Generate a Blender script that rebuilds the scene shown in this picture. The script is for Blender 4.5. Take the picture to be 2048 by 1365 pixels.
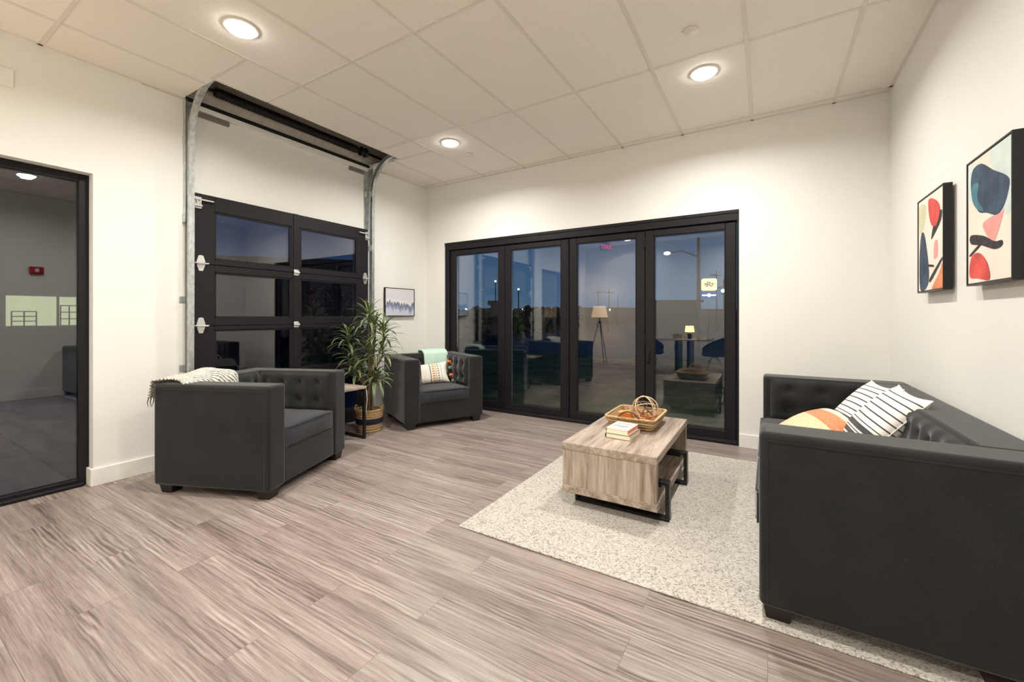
import bpy, bmesh, math, random
from mathutils import Vector, Matrix, noise
PI = math.pi
S = bpy.context.scene
COL = S.collection
for _o in list(bpy.data.objects): bpy.data.objects.remove(_o)

# ------------------------------------------------------------------ camera
XL, XR, YB, YR, HC = -4.197, 0.85, 4.5285, -1.55, 3.071
cam_data = bpy.data.cameras.new('camera')
cam = bpy.data.objects.new('camera', cam_data); COL.objects.link(cam)
cam.location = (0, 0, 1.237)
cam.rotation_euler = (PI/2, 0, 0.5462)
cam_data.sensor_width = 36.0
cam_data.lens = 841.2/2048*36
cam_data.shift_y = -0.0242
cam_data.clip_start = 0.02; cam_data.clip_end = 500
S.camera = cam

# ------------------------------------------------------------------ exposure
S.view_settings.view_transform = 'Standard'
S.view_settings.look = 'None'
S.view_settings.exposure = 0.0
S.view_settings.gamma = 1.0
S.view_settings.use_curve_mapping = False

# ------------------------------------------------------------------ dusk sky
world = bpy.data.worlds.new('dusk_sky'); S.world = world; world.use_nodes = True
wt = world.node_tree; wt.nodes.clear()
w_out = wt.nodes.new('ShaderNodeOutputWorld'); w_bg = wt.nodes.new('ShaderNodeBackground')
w_tc = wt.nodes.new('ShaderNodeTexCoord'); w_sep = wt.nodes.new('ShaderNodeSeparateXYZ')
w_ramp = wt.nodes.new('ShaderNodeValToRGB'); w_noise = wt.nodes.new('ShaderNodeTexNoise'); w_add = wt.nodes.new('ShaderNodeMath')
w_mul = wt.nodes.new('ShaderNodeMath')
wt.links.new(w_tc.outputs['Generated'], w_sep.inputs[0])
w_noise.inputs['Scale'].default_value = 2.2; w_noise.inputs['Detail'].default_value = 4
w_map = wt.nodes.new('ShaderNodeMapping'); w_map.inputs['Scale'].default_value = (1, 1, 4)
wt.links.new(w_tc.outputs['Generated'], w_map.inputs[0]); wt.links.new(w_map.outputs[0], w_noise.inputs['Vector'])
w_mul.operation = 'MULTIPLY_ADD'; w_mul.inputs[1].default_value = 0.12; w_mul.inputs[2].default_value = -0.06
wt.links.new(w_noise.outputs[0], w_mul.inputs[0])
w_add.operation = 'ADD'; wt.links.new(w_sep.outputs[2], w_add.inputs[0]); wt.links.new(w_mul.outputs[0], w_add.inputs[1])
wt.links.new(w_add.outputs[0], w_ramp.inputs[0])
cr = w_ramp.color_ramp
cr.elements[0].position = 0.0; cr.elements[0].color = (0.065, 0.135, 0.23, 1)
cr.elements[1].position = 0.75; cr.elements[1].color = (0.016, 0.03, 0.075, 1)
e = cr.elements.new(0.12); e.color = (0.03, 0.09, 0.195, 1)
e = cr.elements.new(0.3); e.color = (0.010, 0.045, 0.125, 1)
wt.links.new(w_ramp.outputs[0], w_bg.inputs[0]); w_bg.inputs[1].default_value = 1.0
wt.links.new(w_bg.outputs[0], w_out.inputs[0])

# ------------------------------------------------------------------ material helpers
def srgb(r, g, b):
    f = lambda c: (c/255/12.92) if c/255 <= .04045 else ((c/255+.055)/1.055)**2.4
    return (f(r), f(g), f(b), 1)

class NT:
    def __init__(s, name):
        s.m = bpy.data.materials.new(name); s.m.use_nodes = True
        s.t = s.m.node_tree; s.t.nodes.clear()
        s.out = s.t.nodes.new('ShaderNodeOutputMaterial')
    def n(s, typ, **kw):
        nd = s.t.nodes.new(typ)
        for k, v in kw.items(): setattr(nd, k, v)
        return nd
    def l(s, a, b): s.t.links.new(a, b)
    def principled(s, rough=.5, metal=0, spec=.5, sheen=0):
        p = s.n('ShaderNodeBsdfPrincipled')
        p.inputs['Roughness'].default_value = rough; p.inputs['Metallic'].default_value = metal
        p.inputs['Specular IOR Level'].default_value = spec
        if sheen: p.inputs['Sheen Weight'].default_value = sheen; p.inputs['Sheen Roughness'].default_value = .4
        s.l(p.outputs[0], s.out.inputs[0]); s.p = p
        return p
    def coords(s, kind='Object', scale=(1, 1, 1), rot=(0, 0, 0), loc=(0, 0, 0)):
        tc = s.n('ShaderNodeTexCoord'); mp = s.n('ShaderNodeMapping')
        mp.inputs['Scale'].default_value = scale; mp.inputs['Rotation'].default_value = rot; mp.inputs['Location'].default_value = loc
        s.l(tc.outputs[kind], mp.inputs[0]); return mp.outputs[0]
    def noise(s, vec, scale, detail=3, rough=.5, dist=0):
        nd = s.n('ShaderNodeTexNoise'); s.l(vec, nd.inputs['Vector'])
        nd.inputs['Scale'].default_value = scale; nd.inputs['Detail'].default_value = detail
        nd.inputs['Roughness'].default_value = rough; nd.inputs['Distortion'].default_value = dist
        return nd.outputs[0]
    def ramp(s, fac, stops, interp='LINEAR'):
        r = s.n('ShaderNodeValToRGB'); r.color_ramp.interpolation = interp
        els = r.color_ramp.elements
        while len(els) > 1: els.remove(els[-1])
        els[0].position = stops[0][0]; els[0].color = stops[0][1]
        for p, c in stops[1:]:
            e = els.new(p); e.color = c
        s.l(fac, r.inputs[0]); return r.outputs[0]
    def mix(s, fac, a, b, mode='MIX'):
        m = s.n('ShaderNodeMix', data_type='RGBA', blend_type=mode)
        for sock, v in ((m.inputs[0], fac), (m.inputs[6], a), (m.inputs[7], b)):
            if hasattr(v, 'links') or hasattr(v, 'is_linked'): s.l(v, sock)
            else: sock.default_value = v
        return m.outputs[2]
    def math(s, op, a, b=0.0, c=0.0):
        m = s.n('ShaderNodeMath', operation=op)
        for sock, v in zip(m.inputs, (a, b, c)):
            if hasattr(v, 'is_linked'): s.l(v, sock)
            else: sock.default_value = v
        return m.outputs[0]
    def bump(s, h, strength=.3, dist=.01):
        b = s.n('ShaderNodeBump'); b.inputs['Strength'].default_value = strength; b.inputs['Distance'].default_value = dist
        s.l(h, b.inputs['Height']); s.l(b.outputs[0], s.p.inputs['Normal'])

def simple(name, col, rough=.5, metal=0, nscale=60, nvar=.12, bump=.08, spec=.5, sheen=0, bd=.002):
    """plain material with a slight procedural variation"""
    t = NT(name); t.principled(rough, metal, spec, sheen)
    v = t.coords(); n = t.noise(v, nscale, 4)
    a = [min(1, c*(1-nvar)) for c in col[:3]]+[1]; b = [min(1, c*(1+nvar)) for c in col[:3]]+[1]
    t.l(t.ramp(n, [(.3, a), (.7, b)]), t.p.inputs['Base Color'])
    if bump: t.bump(n, bump, bd)
    return t.m
def emit(name, col, strength):
    t = NT(name); e = t.n('ShaderNodeEmission'); e.inputs[0].default_value = col; e.inputs[1].default_value = strength
    t.l(e.outputs[0], t.out.inputs[0]); return t.m
def glass(name, refl=.05, ior=1.5, tint=(1, 1, 1, 1)):
    t = NT(name); tr = t.n('ShaderNodeBsdfTransparent'); gl = t.n('ShaderNodeBsdfGlossy'); mx = t.n('ShaderNodeMixShader')
    tr.inputs[0].default_value = tint; gl.inputs['Roughness'].default_value = 0.0
    gl.inputs[0].default_value = (1, 1, 1, 1)
    fr = t.n('ShaderNodeFresnel'); fr.inputs[0].default_value = ior
    t.l(t.math('ADD', fr.outputs[0], refl), mx.inputs[0])
    t.l(tr.outputs[0], mx.inputs[1]); t.l(gl.outputs[0], mx.inputs[2]); t.l(mx.outputs[0], t.out.inputs[0])
    return t.m

def floor_mat():
    t = NT('grey brown wood plank'); p = t.principled(.34, 0, .45)
    tc = t.n('ShaderNodeTexCoord')
    br = t.n('ShaderNodeTexBrick'); t.l(tc.outputs['Object'], br.inputs['Vector'])
    br.offset = .37; br.offset_frequency = 2
    br.inputs['Color1'].default_value = (0, 0, 0, 1); br.inputs['Color2'].default_value = (1, 1, 1, 1)
    br.inputs['Mortar'].default_value = (.5, .5, .5, 1)
    br.inputs['Scale'].default_value = 1; br.inputs['Mortar Size'].default_value = .0012
    br.inputs['Brick Width'].default_value = 1.22; br.inputs['Row Height'].default_value = .18
    br.inputs['Bias'].default_value = 0
    rnd = t.n('ShaderNodeSeparateColor'); t.l(br.outputs['Color'], rnd.inputs[0]); r = rnd.outputs[0]
    off = t.n('ShaderNodeCombineXYZ'); t.l(t.math('MULTIPLY', r, 37.3), off.inputs[0]); t.l(t.math('MULTIPLY', r, 11.7), off.inputs[1])
    t.l(t.math('MULTIPLY', r, 5.1), off.inputs[2])
    ad = t.n('ShaderNodeVectorMath', operation='ADD'); t.l(tc.outputs['Object'], ad.inputs[0]); t.l(off.outputs[0], ad.inputs[1])
    def mp(sc):
        m = t.n('ShaderNodeMapping'); m.inputs['Scale'].default_value = sc; t.l(ad.outputs[0], m.inputs[0]); return m.outputs[0]
    broad = t.noise(mp((.45, 7, 1)), 1.5, 2, .5, .3)
    streak = t.noise(mp((1.1, 30, 1)), 1.5, 3, .6, .2)
    fine = t.noise(mp((4.5, 120, 1)), 1.5, 3, .65, .3)
    # cathedral figure, only here and there
    wv = t.n('ShaderNodeTexWave', wave_type='BANDS', bands_direction='Y'); t.l(mp((1.6, 9, 1)), wv.inputs['Vector'])
    wv.inputs['Scale'].default_value = 1.6; wv.inputs['Distortion'].default_value = 9; wv.inputs['Detail'].default_value = 2.5
    wv.inputs['Detail Scale'].default_value = .9; wv.inputs['Detail Roughness'].default_value = .55
    msk = t.noise(mp((.9, 5, 1)), 1.3, 1, .5)
    mk = t.ramp(msk, [(.48, (0, 0, 0, 1)), (.60, (1, 1, 1, 1))])
    cath = t.math('MULTIPLY', t.math('MULTIPLY_ADD', wv.outputs['Fac'], 1.0, -.5), mk)
    s1 = t.math('MULTIPLY_ADD', broad, .30, .07); s2 = t.math('MULTIPLY_ADD', streak, .30, s1)
    s3 = t.math('MULTIPLY_ADD', fine, .30, s2); s4 = t.math('MULTIPLY_ADD', cath, .13, s3)
    s5 = t.math('MULTIPLY_ADD', r, .035, s4)
    col = t.ramp(s5, [(.38, srgb(90, 76, 70)), (.46, srgb(118, 104, 97)), (.53, srgb(140, 126, 118)), (.60, srgb(156, 143, 135)), (.70, srgb(178, 167, 158))])
    seam = t.mix(t.math('MULTIPLY', br.outputs['Fac'], .55), col, srgb(84, 70, 63))
    t.l(seam, p.inputs['Base Color'])
    t.l(t.math('MULTIPLY_ADD', fine, .25, .26), p.inputs['Roughness'])
    hh = t.math('SUBTRACT', fine, br.outputs['Fac']); t.bump(hh, .18, .002)
    return t.m

def wood_mat(name, cols, grain_axis='Y', rough=.5, sc=1.0):
    t = NT(name); p = t.principled(rough, 0, .35)
    s = {'X': (1.1, 13, 13), 'Y': (13, 1.1, 13), 'Z': (13, 13, 1.1)}[grain_axis]
    v = t.coords('Object', tuple(a*sc for a in s), loc=(3.1, 1.7, .4))
    n1 = t.noise(v, 1.2, 5, .6, 1.0); n2 = t.noise(v, 6, 4, .7, .3)
    v2 = t.coords('Object', tuple((.5 if a < 5 else .35)*a*sc for a in s), loc=(7, 2, 5))
    n3 = t.noise(v2, 1.3, 3, .5, 1.5)
    f = t.math('MULTIPLY_ADD', n2, .3, t.math('MULTIPLY', n1, .45)); f = t.math('MULTIPLY_ADD', n3, .25, f)
    t.l(t.ramp(f, [(.36, cols[0]), (.46, cols[1]), (.54, cols[2]), (.64, cols[3])]), p.inputs['Base Color'])
    t.bump(n2, .15, .002)
    return t.m

def fabric_mat(name, col, rough=.95, scale=700, var=.3, sheen=.25, bd=.0008):
    t = NT(name); p = t.principled(rough, 0, .15, sheen)
    v = t.coords(); n = t.noise(v, scale, 2, .6); b = t.noise(v, 5, 3)
    wx = t.n('ShaderNodeTexWave', bands_direction='X'); t.l(v, wx.inputs['Vector']); wx.inputs['Scale'].default_value = scale*.4
    f = t.math('MULTIPLY_ADD', b, .35, t.math('MULTIPLY', n, .65))
    a = [c*(1-var) for c in col[:3]]+[1]; c2 = [min(1, c*(1+var)) for c in col[:3]]+[1]
    t.l(t.ramp(f, [(.35, a), (.65, c2)]), p.inputs['Base Color'])
    t.bump(n, .35, bd)
    return t.m

def stripes_mat(name, stops, coord=1, noise_amt=.004, bumpscale=500, rough=.9):
    """stripes from the UV map: stops = [(pos, colour)] constant"""
    t = NT(name); p = t.principled(rough, 0, .15, .15)
    uv = t.n('ShaderNodeTexCoord'); sep = t.n('ShaderNodeSeparateXYZ'); t.l(uv.outputs['UV'], sep.inputs[0])
    n = t.noise(uv.outputs['UV'], 9, 3); nn = t.math('MULTIPLY_ADD', n, noise_amt*2, -noise_amt)
    f = t.math('ADD', sep.outputs[coord], nn)
    t.l(t.ramp(f, stops, 'CONSTANT'), p.inputs['Base Color'])
    ob = t.coords(); t.bump(t.noise(ob, bumpscale, 2), .3, .001)
    return t.m

# ------------------------------------------------------------------ mesh helpers
class B:
    """collects shapes into one mesh"""
    def __init__(s): s.bm = bmesh.new(); s.mats = []; s.mi = 0; s.uv = s.bm.loops.layers.uv.new('UVMap')
    def use(s, m):
        if m not in s.mats: s.mats.append(m)
        s.mi = s.mats.index(m); return s
    def _f(s, vs, uvs=None, smooth=False):
        try: f = s.bm.faces.new(vs)
        except ValueError: return None
        f.material_index = s.mi; f.smooth = smooth
        if uvs:
            for lp, u in zip(f.loops, uvs): lp[s.uv].uv = u
        return f
    def box(s, x0, x1, y0, y1, z0, z1, bev=0, seg=2, M=None, smooth=None):
        if x0 > x1: x0, x1 = x1, x0
        if y0 > y1: y0, y1 = y1, y0
        if z0 > z1: z0, z1 = z1, z0
        pts = [(x, y, z) for x in (x0, x1) for y in (y0, y1) for z in (z0, z1)]
        vs = [s.bm.verts.new((M @ Vector(p)) if M else p) for p in pts]
        F = [(0, 1, 3, 2), (4, 6, 7, 5), (0, 4, 5, 1), (2, 3, 7, 6), (0, 2, 6, 4), (1, 5, 7, 3)]
        fs = [s._f([vs[i] for i in q]) for q in F]
        if bev > 0:
            es = {e for f in fs for e in f.edges}
            r = bmesh.ops.bevel(s.bm, geom=list(es), offset=bev, segments=seg, profile=.5, affect='EDGES')
            for f in r['faces']:
                f.material_index = s.mi
                f.smooth = seg > 1 if smooth is None else smooth
            if seg > 1:
                for f in fs:
                    if f.is_valid: f.smooth = True
        return s
    def tube(s, pts, r, n=10, cap=True, closed=False, flat=None):
        """round tube along points; r number or list"""
        pts = [Vector(p) for p in pts]; N = len(pts); rings = []
        up = None
        for i, p in enumerate(pts):
            if closed: d = pts[(i+1) % N]-pts[i-1]
            else: d = (pts[min(i+1, N-1)]-pts[max(i-1, 0)])
            d.normalize()
            if up is None:
                up = Vector((0, 0, 1)) if abs(d.z) < .9 else Vector((1, 0, 0))
            a = d.cross(up)
            if a.length < 1e-4: a = d.cross(Vector((0, 1, .01)))
            a.normalize(); b = a.cross(d).normalized(); up = b
            rr = r[i] if isinstance(r, (list, tuple)) else r
            ra, rb = (rr, rr) if flat is None else (rr, rr*flat)
            rings.append([s.bm.verts.new(p+a*ra*math.cos(2*PI*k/n)+b*rb*math.sin(2*PI*k/n)) for k in range(n)])
        rng = range(N) if closed else range(N-1)
        for i in rng:
            A, C = rings[i], rings[(i+1) % N]
            for k in range(n): s._f([A[k], A[(k+1) % n], C[(k+1) % n], C[k]], smooth=True)
        if cap and not closed:
            s._f(rings[0][::-1]); s._f(rings[-1])
        return s
    def cyl(s, p0, p1, r, n=16, r2=None):
        return s.tube([p0, p1], [r, r if r2 is None else r2], n)
    def lathe(s, prof, c=(0, 0, 0), n=32, ax=None, cap=False):
        """profile [(r,z)] round z at c"""
        M = ax or Matrix.Identity(3); c = Vector(c); rings = []
        for r, z in prof:
            rings.append([s.bm.verts.new(c+M @ Vector((max(r, 1e-5)*math.cos(2*PI*k/n), max(r, 1e-5)*math.sin(2*PI*k/n), z))) for k in range(n)])
        for i in range(len(rings)-1):
            for k in range(n):
                s._f([rings[i][k], rings[i][(k+1) % n], rings[i+1][(k+1) % n], rings[i+1][k]],
                     [(k/n, prof[i][1]), ((k+1)/n, prof[i][1]), ((k+1)/n, prof[i+1][1]), (k/n, prof[i+1][1])], smooth=True)
        if cap: s._f(rings[0][::-1]); s._f(rings[-1])
        return s
    def grid(s, fn, nu, nv, flip=False, smooth=True):
        """fn(u,v)->point, u,v in 0..1"""
        V = [[s.bm.verts.new(fn(i/nu, j/nv)) for j in range(nv+1)] for i in range(nu+1)]
        for i in range(nu):
            for j in range(nv):
                q = [V[i][j], V[i+1][j], V[i+1][j+1], V[i][j+1]]
                u = [(i/nu, j/nv), ((i+1)/nu, j/nv), ((i+1)/nu, (j+1)/nv), (i/nu, (j+1)/nv)]
                if flip: q.reverse(); u.reverse()
                s._f(q, u, smooth)
        return V
    def prism(s, pts, d, smooth=False):
        """extruded polygon: pts list of 3D, d vector"""
        d = Vector(d); a = [s.bm.verts.new(Vector(p)) for p in pts]; b = [s.bm.verts.new(Vector(p)+d) for p in pts]
        s._f(a[::-1]); s._f(b)
        n = len(a)
        for i in range(n): s._f([a[i], a[(i+1) % n], b[(i+1) % n], b[i]], smooth=smooth)
        return s
    def ball(s, c, r, n=12, sc=(1, 1, 1)):
        c = Vector(c); prof = [(r*math.sin(PI*i/(n//2)), -r*math.cos(PI*i/(n//2))) for i in range(n//2+1)]
        rings = [[s.bm.verts.new(c+Vector((max(a, 1e-5)*math.cos(2*PI*k/n)*sc[0], max(a, 1e-5)*math.sin(2*PI*k/n)*sc[1], z*sc[2]))) for k in range(n)] for a, z in prof]
        for i in range(len(rings)-1):
            for k in range(n): s._f([rings[i][k], rings[i][(k+1) % n], rings[i+1][(k+1) % n], rings[i+1][k]], smooth=True)
        return s
    def done(s, name, mat=None, parent=None, normals=True, weld=False):
        if weld: bmesh.ops.remove_doubles(s.bm, verts=s.bm.verts, dist=1e-5)
        if normals: bmesh.ops.recalc_face_normals(s.bm, faces=s.bm.faces)
        s.bm.normal_update()
        for e in s.bm.edges:
            if len(e.link_faces) == 2 and e.calc_face_angle(0) > .9: e.smooth = False
        me = bpy.data.meshes.new(name); s.bm.to_mesh(me); s.bm.free()
        o = bpy.data.objects.new(name, me); COL.objects.link(o)
        for m in (s.mats or [mat]):
            me.materials.append(m)
        if parent: o.parent = parent
        return o

def thing(name, label, cat, loc=(0, 0, 0), rz=0, group=None):
    o = bpy.data.objects.new(name, None); COL.objects.link(o)
    o.location = loc; o.rotation_euler = (0, 0, rz); o.empty_display_size = .1
    o['label'] = label; o['category'] = cat
    if group: o['group'] = group
    return o
def tag(o, label=None, cat=None, group=None, kind=None):
    if label: o['label'] = label
    if cat: o['category'] = cat
    if group: o['group'] = group
    if kind: o['kind'] = kind
    return o
def struct(o, label=None, cat=None): return tag(o, label, cat, kind='structure')
def copy_tree(o, parent=None):
    c = o.copy(); COL.objects.link(c)
    if parent: c.parent = parent
    for ch in [x for x in bpy.data.objects if x.parent == o]: copy_tree(ch, c)
    return c
def Rz(a): return Matrix.Rotation(a, 4, 'Z')

# ------------------------------------------------------------------ materials
def wall_mat():
    t = NT('cream painted drywall'); p = t.principled(.62, 0, .3)
    v = t.coords(); n = t.noise(v, 90, 4, .6)
    t.l(t.ramp(n, [(.3, (.785, .775, .725, 1)), (.7, (.81, .80, .75, 1))]), p.inputs['Base Color'])
    t.bump(n, .06, .002); return t.m
def tile_mat():
    t = NT('mineral fibre ceiling tile'); p = t.principled(.9, 0, .2)
    v = t.coords(); n = t.noise(v, 160, 4, .7); big = t.noise(v, 26, 5, .75)
    t.l(t.ramp(n, [(.3, (.83, .785, .72, 1)), (.7, (.90, .855, .785, 1))]), p.inputs['Base Color'])
    t.bump(t.math('ADD', n, big), .5, .003); return t.m
def rug_mat():
    t = NT('cream and taupe woven wool'); p = t.principled(1, 0, .1, .2)
    v = t.coords('Object', (1, 1, 1)); vo = t.n('ShaderNodeTexVoronoi'); t.l(v, vo.inputs['Vector']); vo.inputs['Scale'].default_value = 150
    n = t.noise(v, 110, 4, .7); n2 = t.noise(v, 9, 3)
    sc = t.n('ShaderNodeSeparateColor'); t.l(vo.outputs['Color'], sc.inputs[0])
    f = t.math('MULTIPLY_ADD', sc.outputs[0], .5, t.math('MULTIPLY', n, .5)); f = t.math('MULTIPLY_ADD', n2, .12, f)
    t.l(t.ramp(f, [(.30, srgb(130, 122, 110)), (.40, srgb(168, 160, 148)), (.52, srgb(190, 184, 173)), (.8, srgb(206, 200, 190))]), p.inputs['Base Color'])
    t.bump(vo.outputs['Distance'], .7, .006); return t.m
def grass_mat():
    t = NT('dull lawn'); p = t.principled(1, 0, .1)
    v = t.coords(); n = t.noise(v, 1.6, 5, .65); n2 = t.noise(v, 45, 4, .7)
    f = t.math('MULTIPLY_ADD', n2, .4, t.math('MULTIPLY', n, .6))
    t.l(t.ramp(f, [(.35, (.06, .085, .035, 1)), (.5, (.17, .21, .09, 1)), (.65, (.34, .37, .19, 1))]), p.inputs['Base Color'])
    t.bump(n2, .8, .02); return t.m
def galv_mat():
    t = NT('galvanised steel'); p = t.principled(.38, .85, .5)
    v = t.coords('Object', (1, 1, .6)); n = t.noise(v, 22, 5, .7); vo = t.n('ShaderNodeTexVoronoi'); t.l(v, vo.inputs['Vector']); vo.inputs['Scale'].default_value = 60
    sc = t.n('ShaderNodeSeparateColor'); t.l(vo.outputs['Color'], sc.inputs[0])
    f = t.math('MULTIPLY_ADD', sc.outputs[0], .25, t.math('MULTIPLY', n, .75))
    t.l(t.ramp(f, [(.3, (.42, .45, .45, 1)), (.7, (.68, .71, .70, 1))]), p.inputs['Base Color'])
    t.l(t.math('MULTIPLY_ADD', n, .3, .25), p.inputs['Roughness']); return t.m
def wicker_mat():
    t = NT('woven straw'); p = t.principled(.75, 0, .3)
    v = t.coords(); w = t.n('ShaderNodeTexWave', bands_direction='Z'); t.l(v, w.inputs['Vector']); w.inputs['Scale'].default_value = 55; w.inputs['Distortion'].default_value = 3.5; w.inputs['Detail'].default_value = 3; w.inputs['Detail Scale'].default_value = 14
    n = t.noise(v, 60, 4, .7); f = t.math('MULTIPLY_ADD', n, .55, t.math('MULTIPLY', w.outputs['Fac'], .45))
    t.l(t.ramp(f, [(.3, srgb(128, 90, 54)), (.5, srgb(204, 164, 112)), (.72, srgb(240, 214, 168))]), p.inputs['Base Color'])
    t.bump(f, .8, .004); return t.m
def concrete_mat():
    t = NT('grey concrete paving'); p = t.principled(.85, 0, .3); v = t.coords(); n = t.noise(v, 6, 6, .65)
    t.l(t.ramp(n, [(.3, (.24, .27, .29, 1)), (.7, (.36, .39, .41, 1))]), p.inputs['Base Color']); t.bump(n, .2, .004); return t.m

M = {}
M['floor'] = floor_mat(); M['wall'] = wall_mat(); M['tile'] = tile_mat()
M['tee'] = simple('ceiling grid paint', (.74, .69, .62, 1), .5, 0, 40, .03, 0)
M['trim'] = simple('white painted trim', (.83, .81, .76, 1), .4, 0, 30, .03, .02)
M['black'] = simple('black powder coated aluminium', (.0125, .0100, .012, 1), .5, 0, 220, .2, .05, .22)
M['blackdoor'] = simple('dark bronze black door skin', (.0145, .0110, .0135, 1), .5, 0, 90, .15, .1, .22)
M['gasket'] = simple('black rubber', (.008, .008, .008, 1), .7, 0, 50, .1, 0)
M['galv'] = galv_mat()
M['zinc'] = simple('bright zinc plate', (.75, .76, .76, 1), .3, .8, 90, .15, .1)
M['darkvoid'] = simple('unpainted plenum board', (.16, .145, .13, 1), .95, 0, 20, .15, .1)
M['board'] = simple('dusty grey plenum panel', (.62, .56, .49, 1), .9, 0, 20, .1, .1)
M['darkmetal'] = simple('dark oily steel', (.02, .019, .018, 1), .45, .6, 60, .3, .2)
M['glass'] = glass('bifold double glazing', .032, 1.5)
M['glass_garage'] = glass('garage door tinted glazing', .04, 1.5, (.62, .62, .68, 1))
M['glass_store'] = glass('storefront glazing', .05, 1.5, (.8, .83, .86, 1))
M['char'] = fabric_mat('charcoal woven upholstery', (.021, .021, .0205, 1), .95, 420, .35, .35)
M['cush'] = fabric_mat('slate seat cushion upholstery', (.034, .035, .041, 1), .95, 420, .3, .35)
M['button'] = fabric_mat('charcoal button cloth', (.032, .033, .032, 1), .9, 500, .2, .3)
M['foot'] = simple('espresso stained wood', (.012, .007, .005, 1), .4, 0, 40, .3, .1)
M['rug'] = rug_mat()
greywash = [srgb(112, 94, 82), srgb(152, 136, 122), srgb(176, 160, 146), srgb(198, 185, 171)]
M['cwood_y'] = wood_mat('weathered grey oak top', greywash, 'Y')
M['cwood_x'] = wood_mat('weathered grey oak edge', [srgb(120, 104, 92), srgb(150, 135, 121), srgb(168, 153, 139), srgb(188, 174, 160)], 'X')
M['cwood_z'] = wood_mat('weathered grey oak side', greywash, 'Z')
M['steel'] = simple('black steel tube', (.012, .010, .010, 1), .4, .3, 100, .2, .05)
M['wicker'] = wicker_mat()
M['grass'] = grass_mat(); M['concrete'] = concrete_mat()
M['asphalt'] = simple('damp blue grey asphalt', (.05, .058, .075, 1), .6, 0, 30, .3, .3)
M['lamp_lens'] = emit('warm white led lens', (1, .96, .88, 1), 34)

# ------------------------------------------------------------------ setting: floor, walls, ceiling
b = B(); b.box(XL-.16, XR+.12, YR-.12, YB+.16, -.12, 0); struct(b.done('floor', M['floor']))

# left wall: storefront opening y SY0..SY1 up to 2.275; garage opening y 1.66..3.43 up to 2.25
SY0, SY1, SZ = -1.0, 1.032, 2.275
GY0, GY1, GZ = 1.70, 3.40, 2.24
WT = .16
b = B()
b.box(XL-WT, XL, YR-.12, SY0, 0, 4.0)
b.box(XL-WT, XL, SY1, GY0, 0, 4.0)
b.box(XL-WT, XL, GY1, YB+WT, 0, 4.0)
b.box(XL-WT, XL, SY0, SY1, SZ, 4.0)
b.box(XL-WT, XL, GY0, GY1, GZ, 4.0)
struct(b.done('wall_left', M['wall']))
DX0, DX1, DZ = -3.857, -.232, 2.256
b = B()
b.box(XL, DX0, YB, YB+WT, 0, 4.0); b.box(DX1, XR, YB, YB+WT, 0, 4.0); b.box(DX0, DX1, YB, YB+WT, DZ, 4.0)
struct(b.done('wall_back', M['wall']))
b = B(); b.box(XR, XR+.12, YR-.12, YB+WT, 0, 4.0); struct(b.done('wall_right', M['wall']))
b = B(); b.box(XL, XR, YR-.12, YR, 0, 4.0); struct(b.done('wall_rear', M['wall']))

# ceiling with the slot for the garage door
HX1, HY0, HY1 = -3.664, 1.585, 3.503
b = B()
b.box(HX1, XR, YR, YB, HC, HC+.02); b.box(XL, HX1, YR, HY0, HC, HC+.02); b.box(XL, HX1, HY1, YB, HC, HC+.02)
struct(b.done('ceiling', M['tile']))
b = B(); tw, tz = .012, .004
xs = [-3.78+.6096*i for i in range(8)]; ys = [-.449, .770, 1.989, 3.208, 4.427]
for x in xs:
    if x < HX1:
        b.box(x-tw, x+tw, YR, HY0, HC-tz, HC); b.box(x-tw, x+tw, HY1, YB, HC-tz, HC)
    else: b.box(x-tw, x+tw, YR, YB, HC-tz, HC)
for y in ys:
    x0 = XL if not (HY0 < y < HY1) else HX1
    for x1, x2 in zip([x0]+[x+tw for x in xs if x > x0], [x-tw for x in xs if x > x0]+[XR]): b.box(x1, x2, y-tw, y+tw, HC-tz, HC)
b.box(HX1, -3.17-tw, HY0-2*tw, HY0, HC-tz, HC); b.box(XL, -3.17-tw, HY1, HY1+2*tw, HC-tz, HC)
b.box(HX1, HX1+.012, HY0, HY1, HC-tz, HC+.02)
# wall angle
b.box(XL, XL+.02, YR, HY0, HC-tz, HC); b.box(XL, XL+.02, HY1+.03, YB, HC-tz, HC)
b.box(XL+.02, XR-.02, YB-.02, YB, HC-tz, HC); b.box(XR-.02, XR, YR, YB, HC-tz, HC)
struct(b.done('trim_1', M['tee']))
# plenum above the slot
b = B()
b.box(HX1+.35, HX1+.37, HY0-.3, HY1+.3, HC+.02, 4.0); b.box(XL, HX1+.37, HY0-.32, HY0-.3, HC+.02, 4.0); b.box(XL, HX1+.37, HY1+.3, HY1+.32, HC+.02, 4.0)
b.box(XL, HX1+.37, HY0-.32, HY1+.32, 3.62, 3.64)
struct(b.done('trim_2', M['darkvoid']))
b = B(); b.box(XL+.001, XL+.008, HY0-.28, HY1+.28, 3.06, 3.6); struct(b.done('trim_5', M['board']))
# drywall header strip under the slot, the shadow at its ends is built separately as dark strips
b = B(); b.box(XL, XL+.035, 1.66, 3.47, 3.0, 3.045, .003, 1)
struct(b.done('trim_3', M['trim']))
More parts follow.
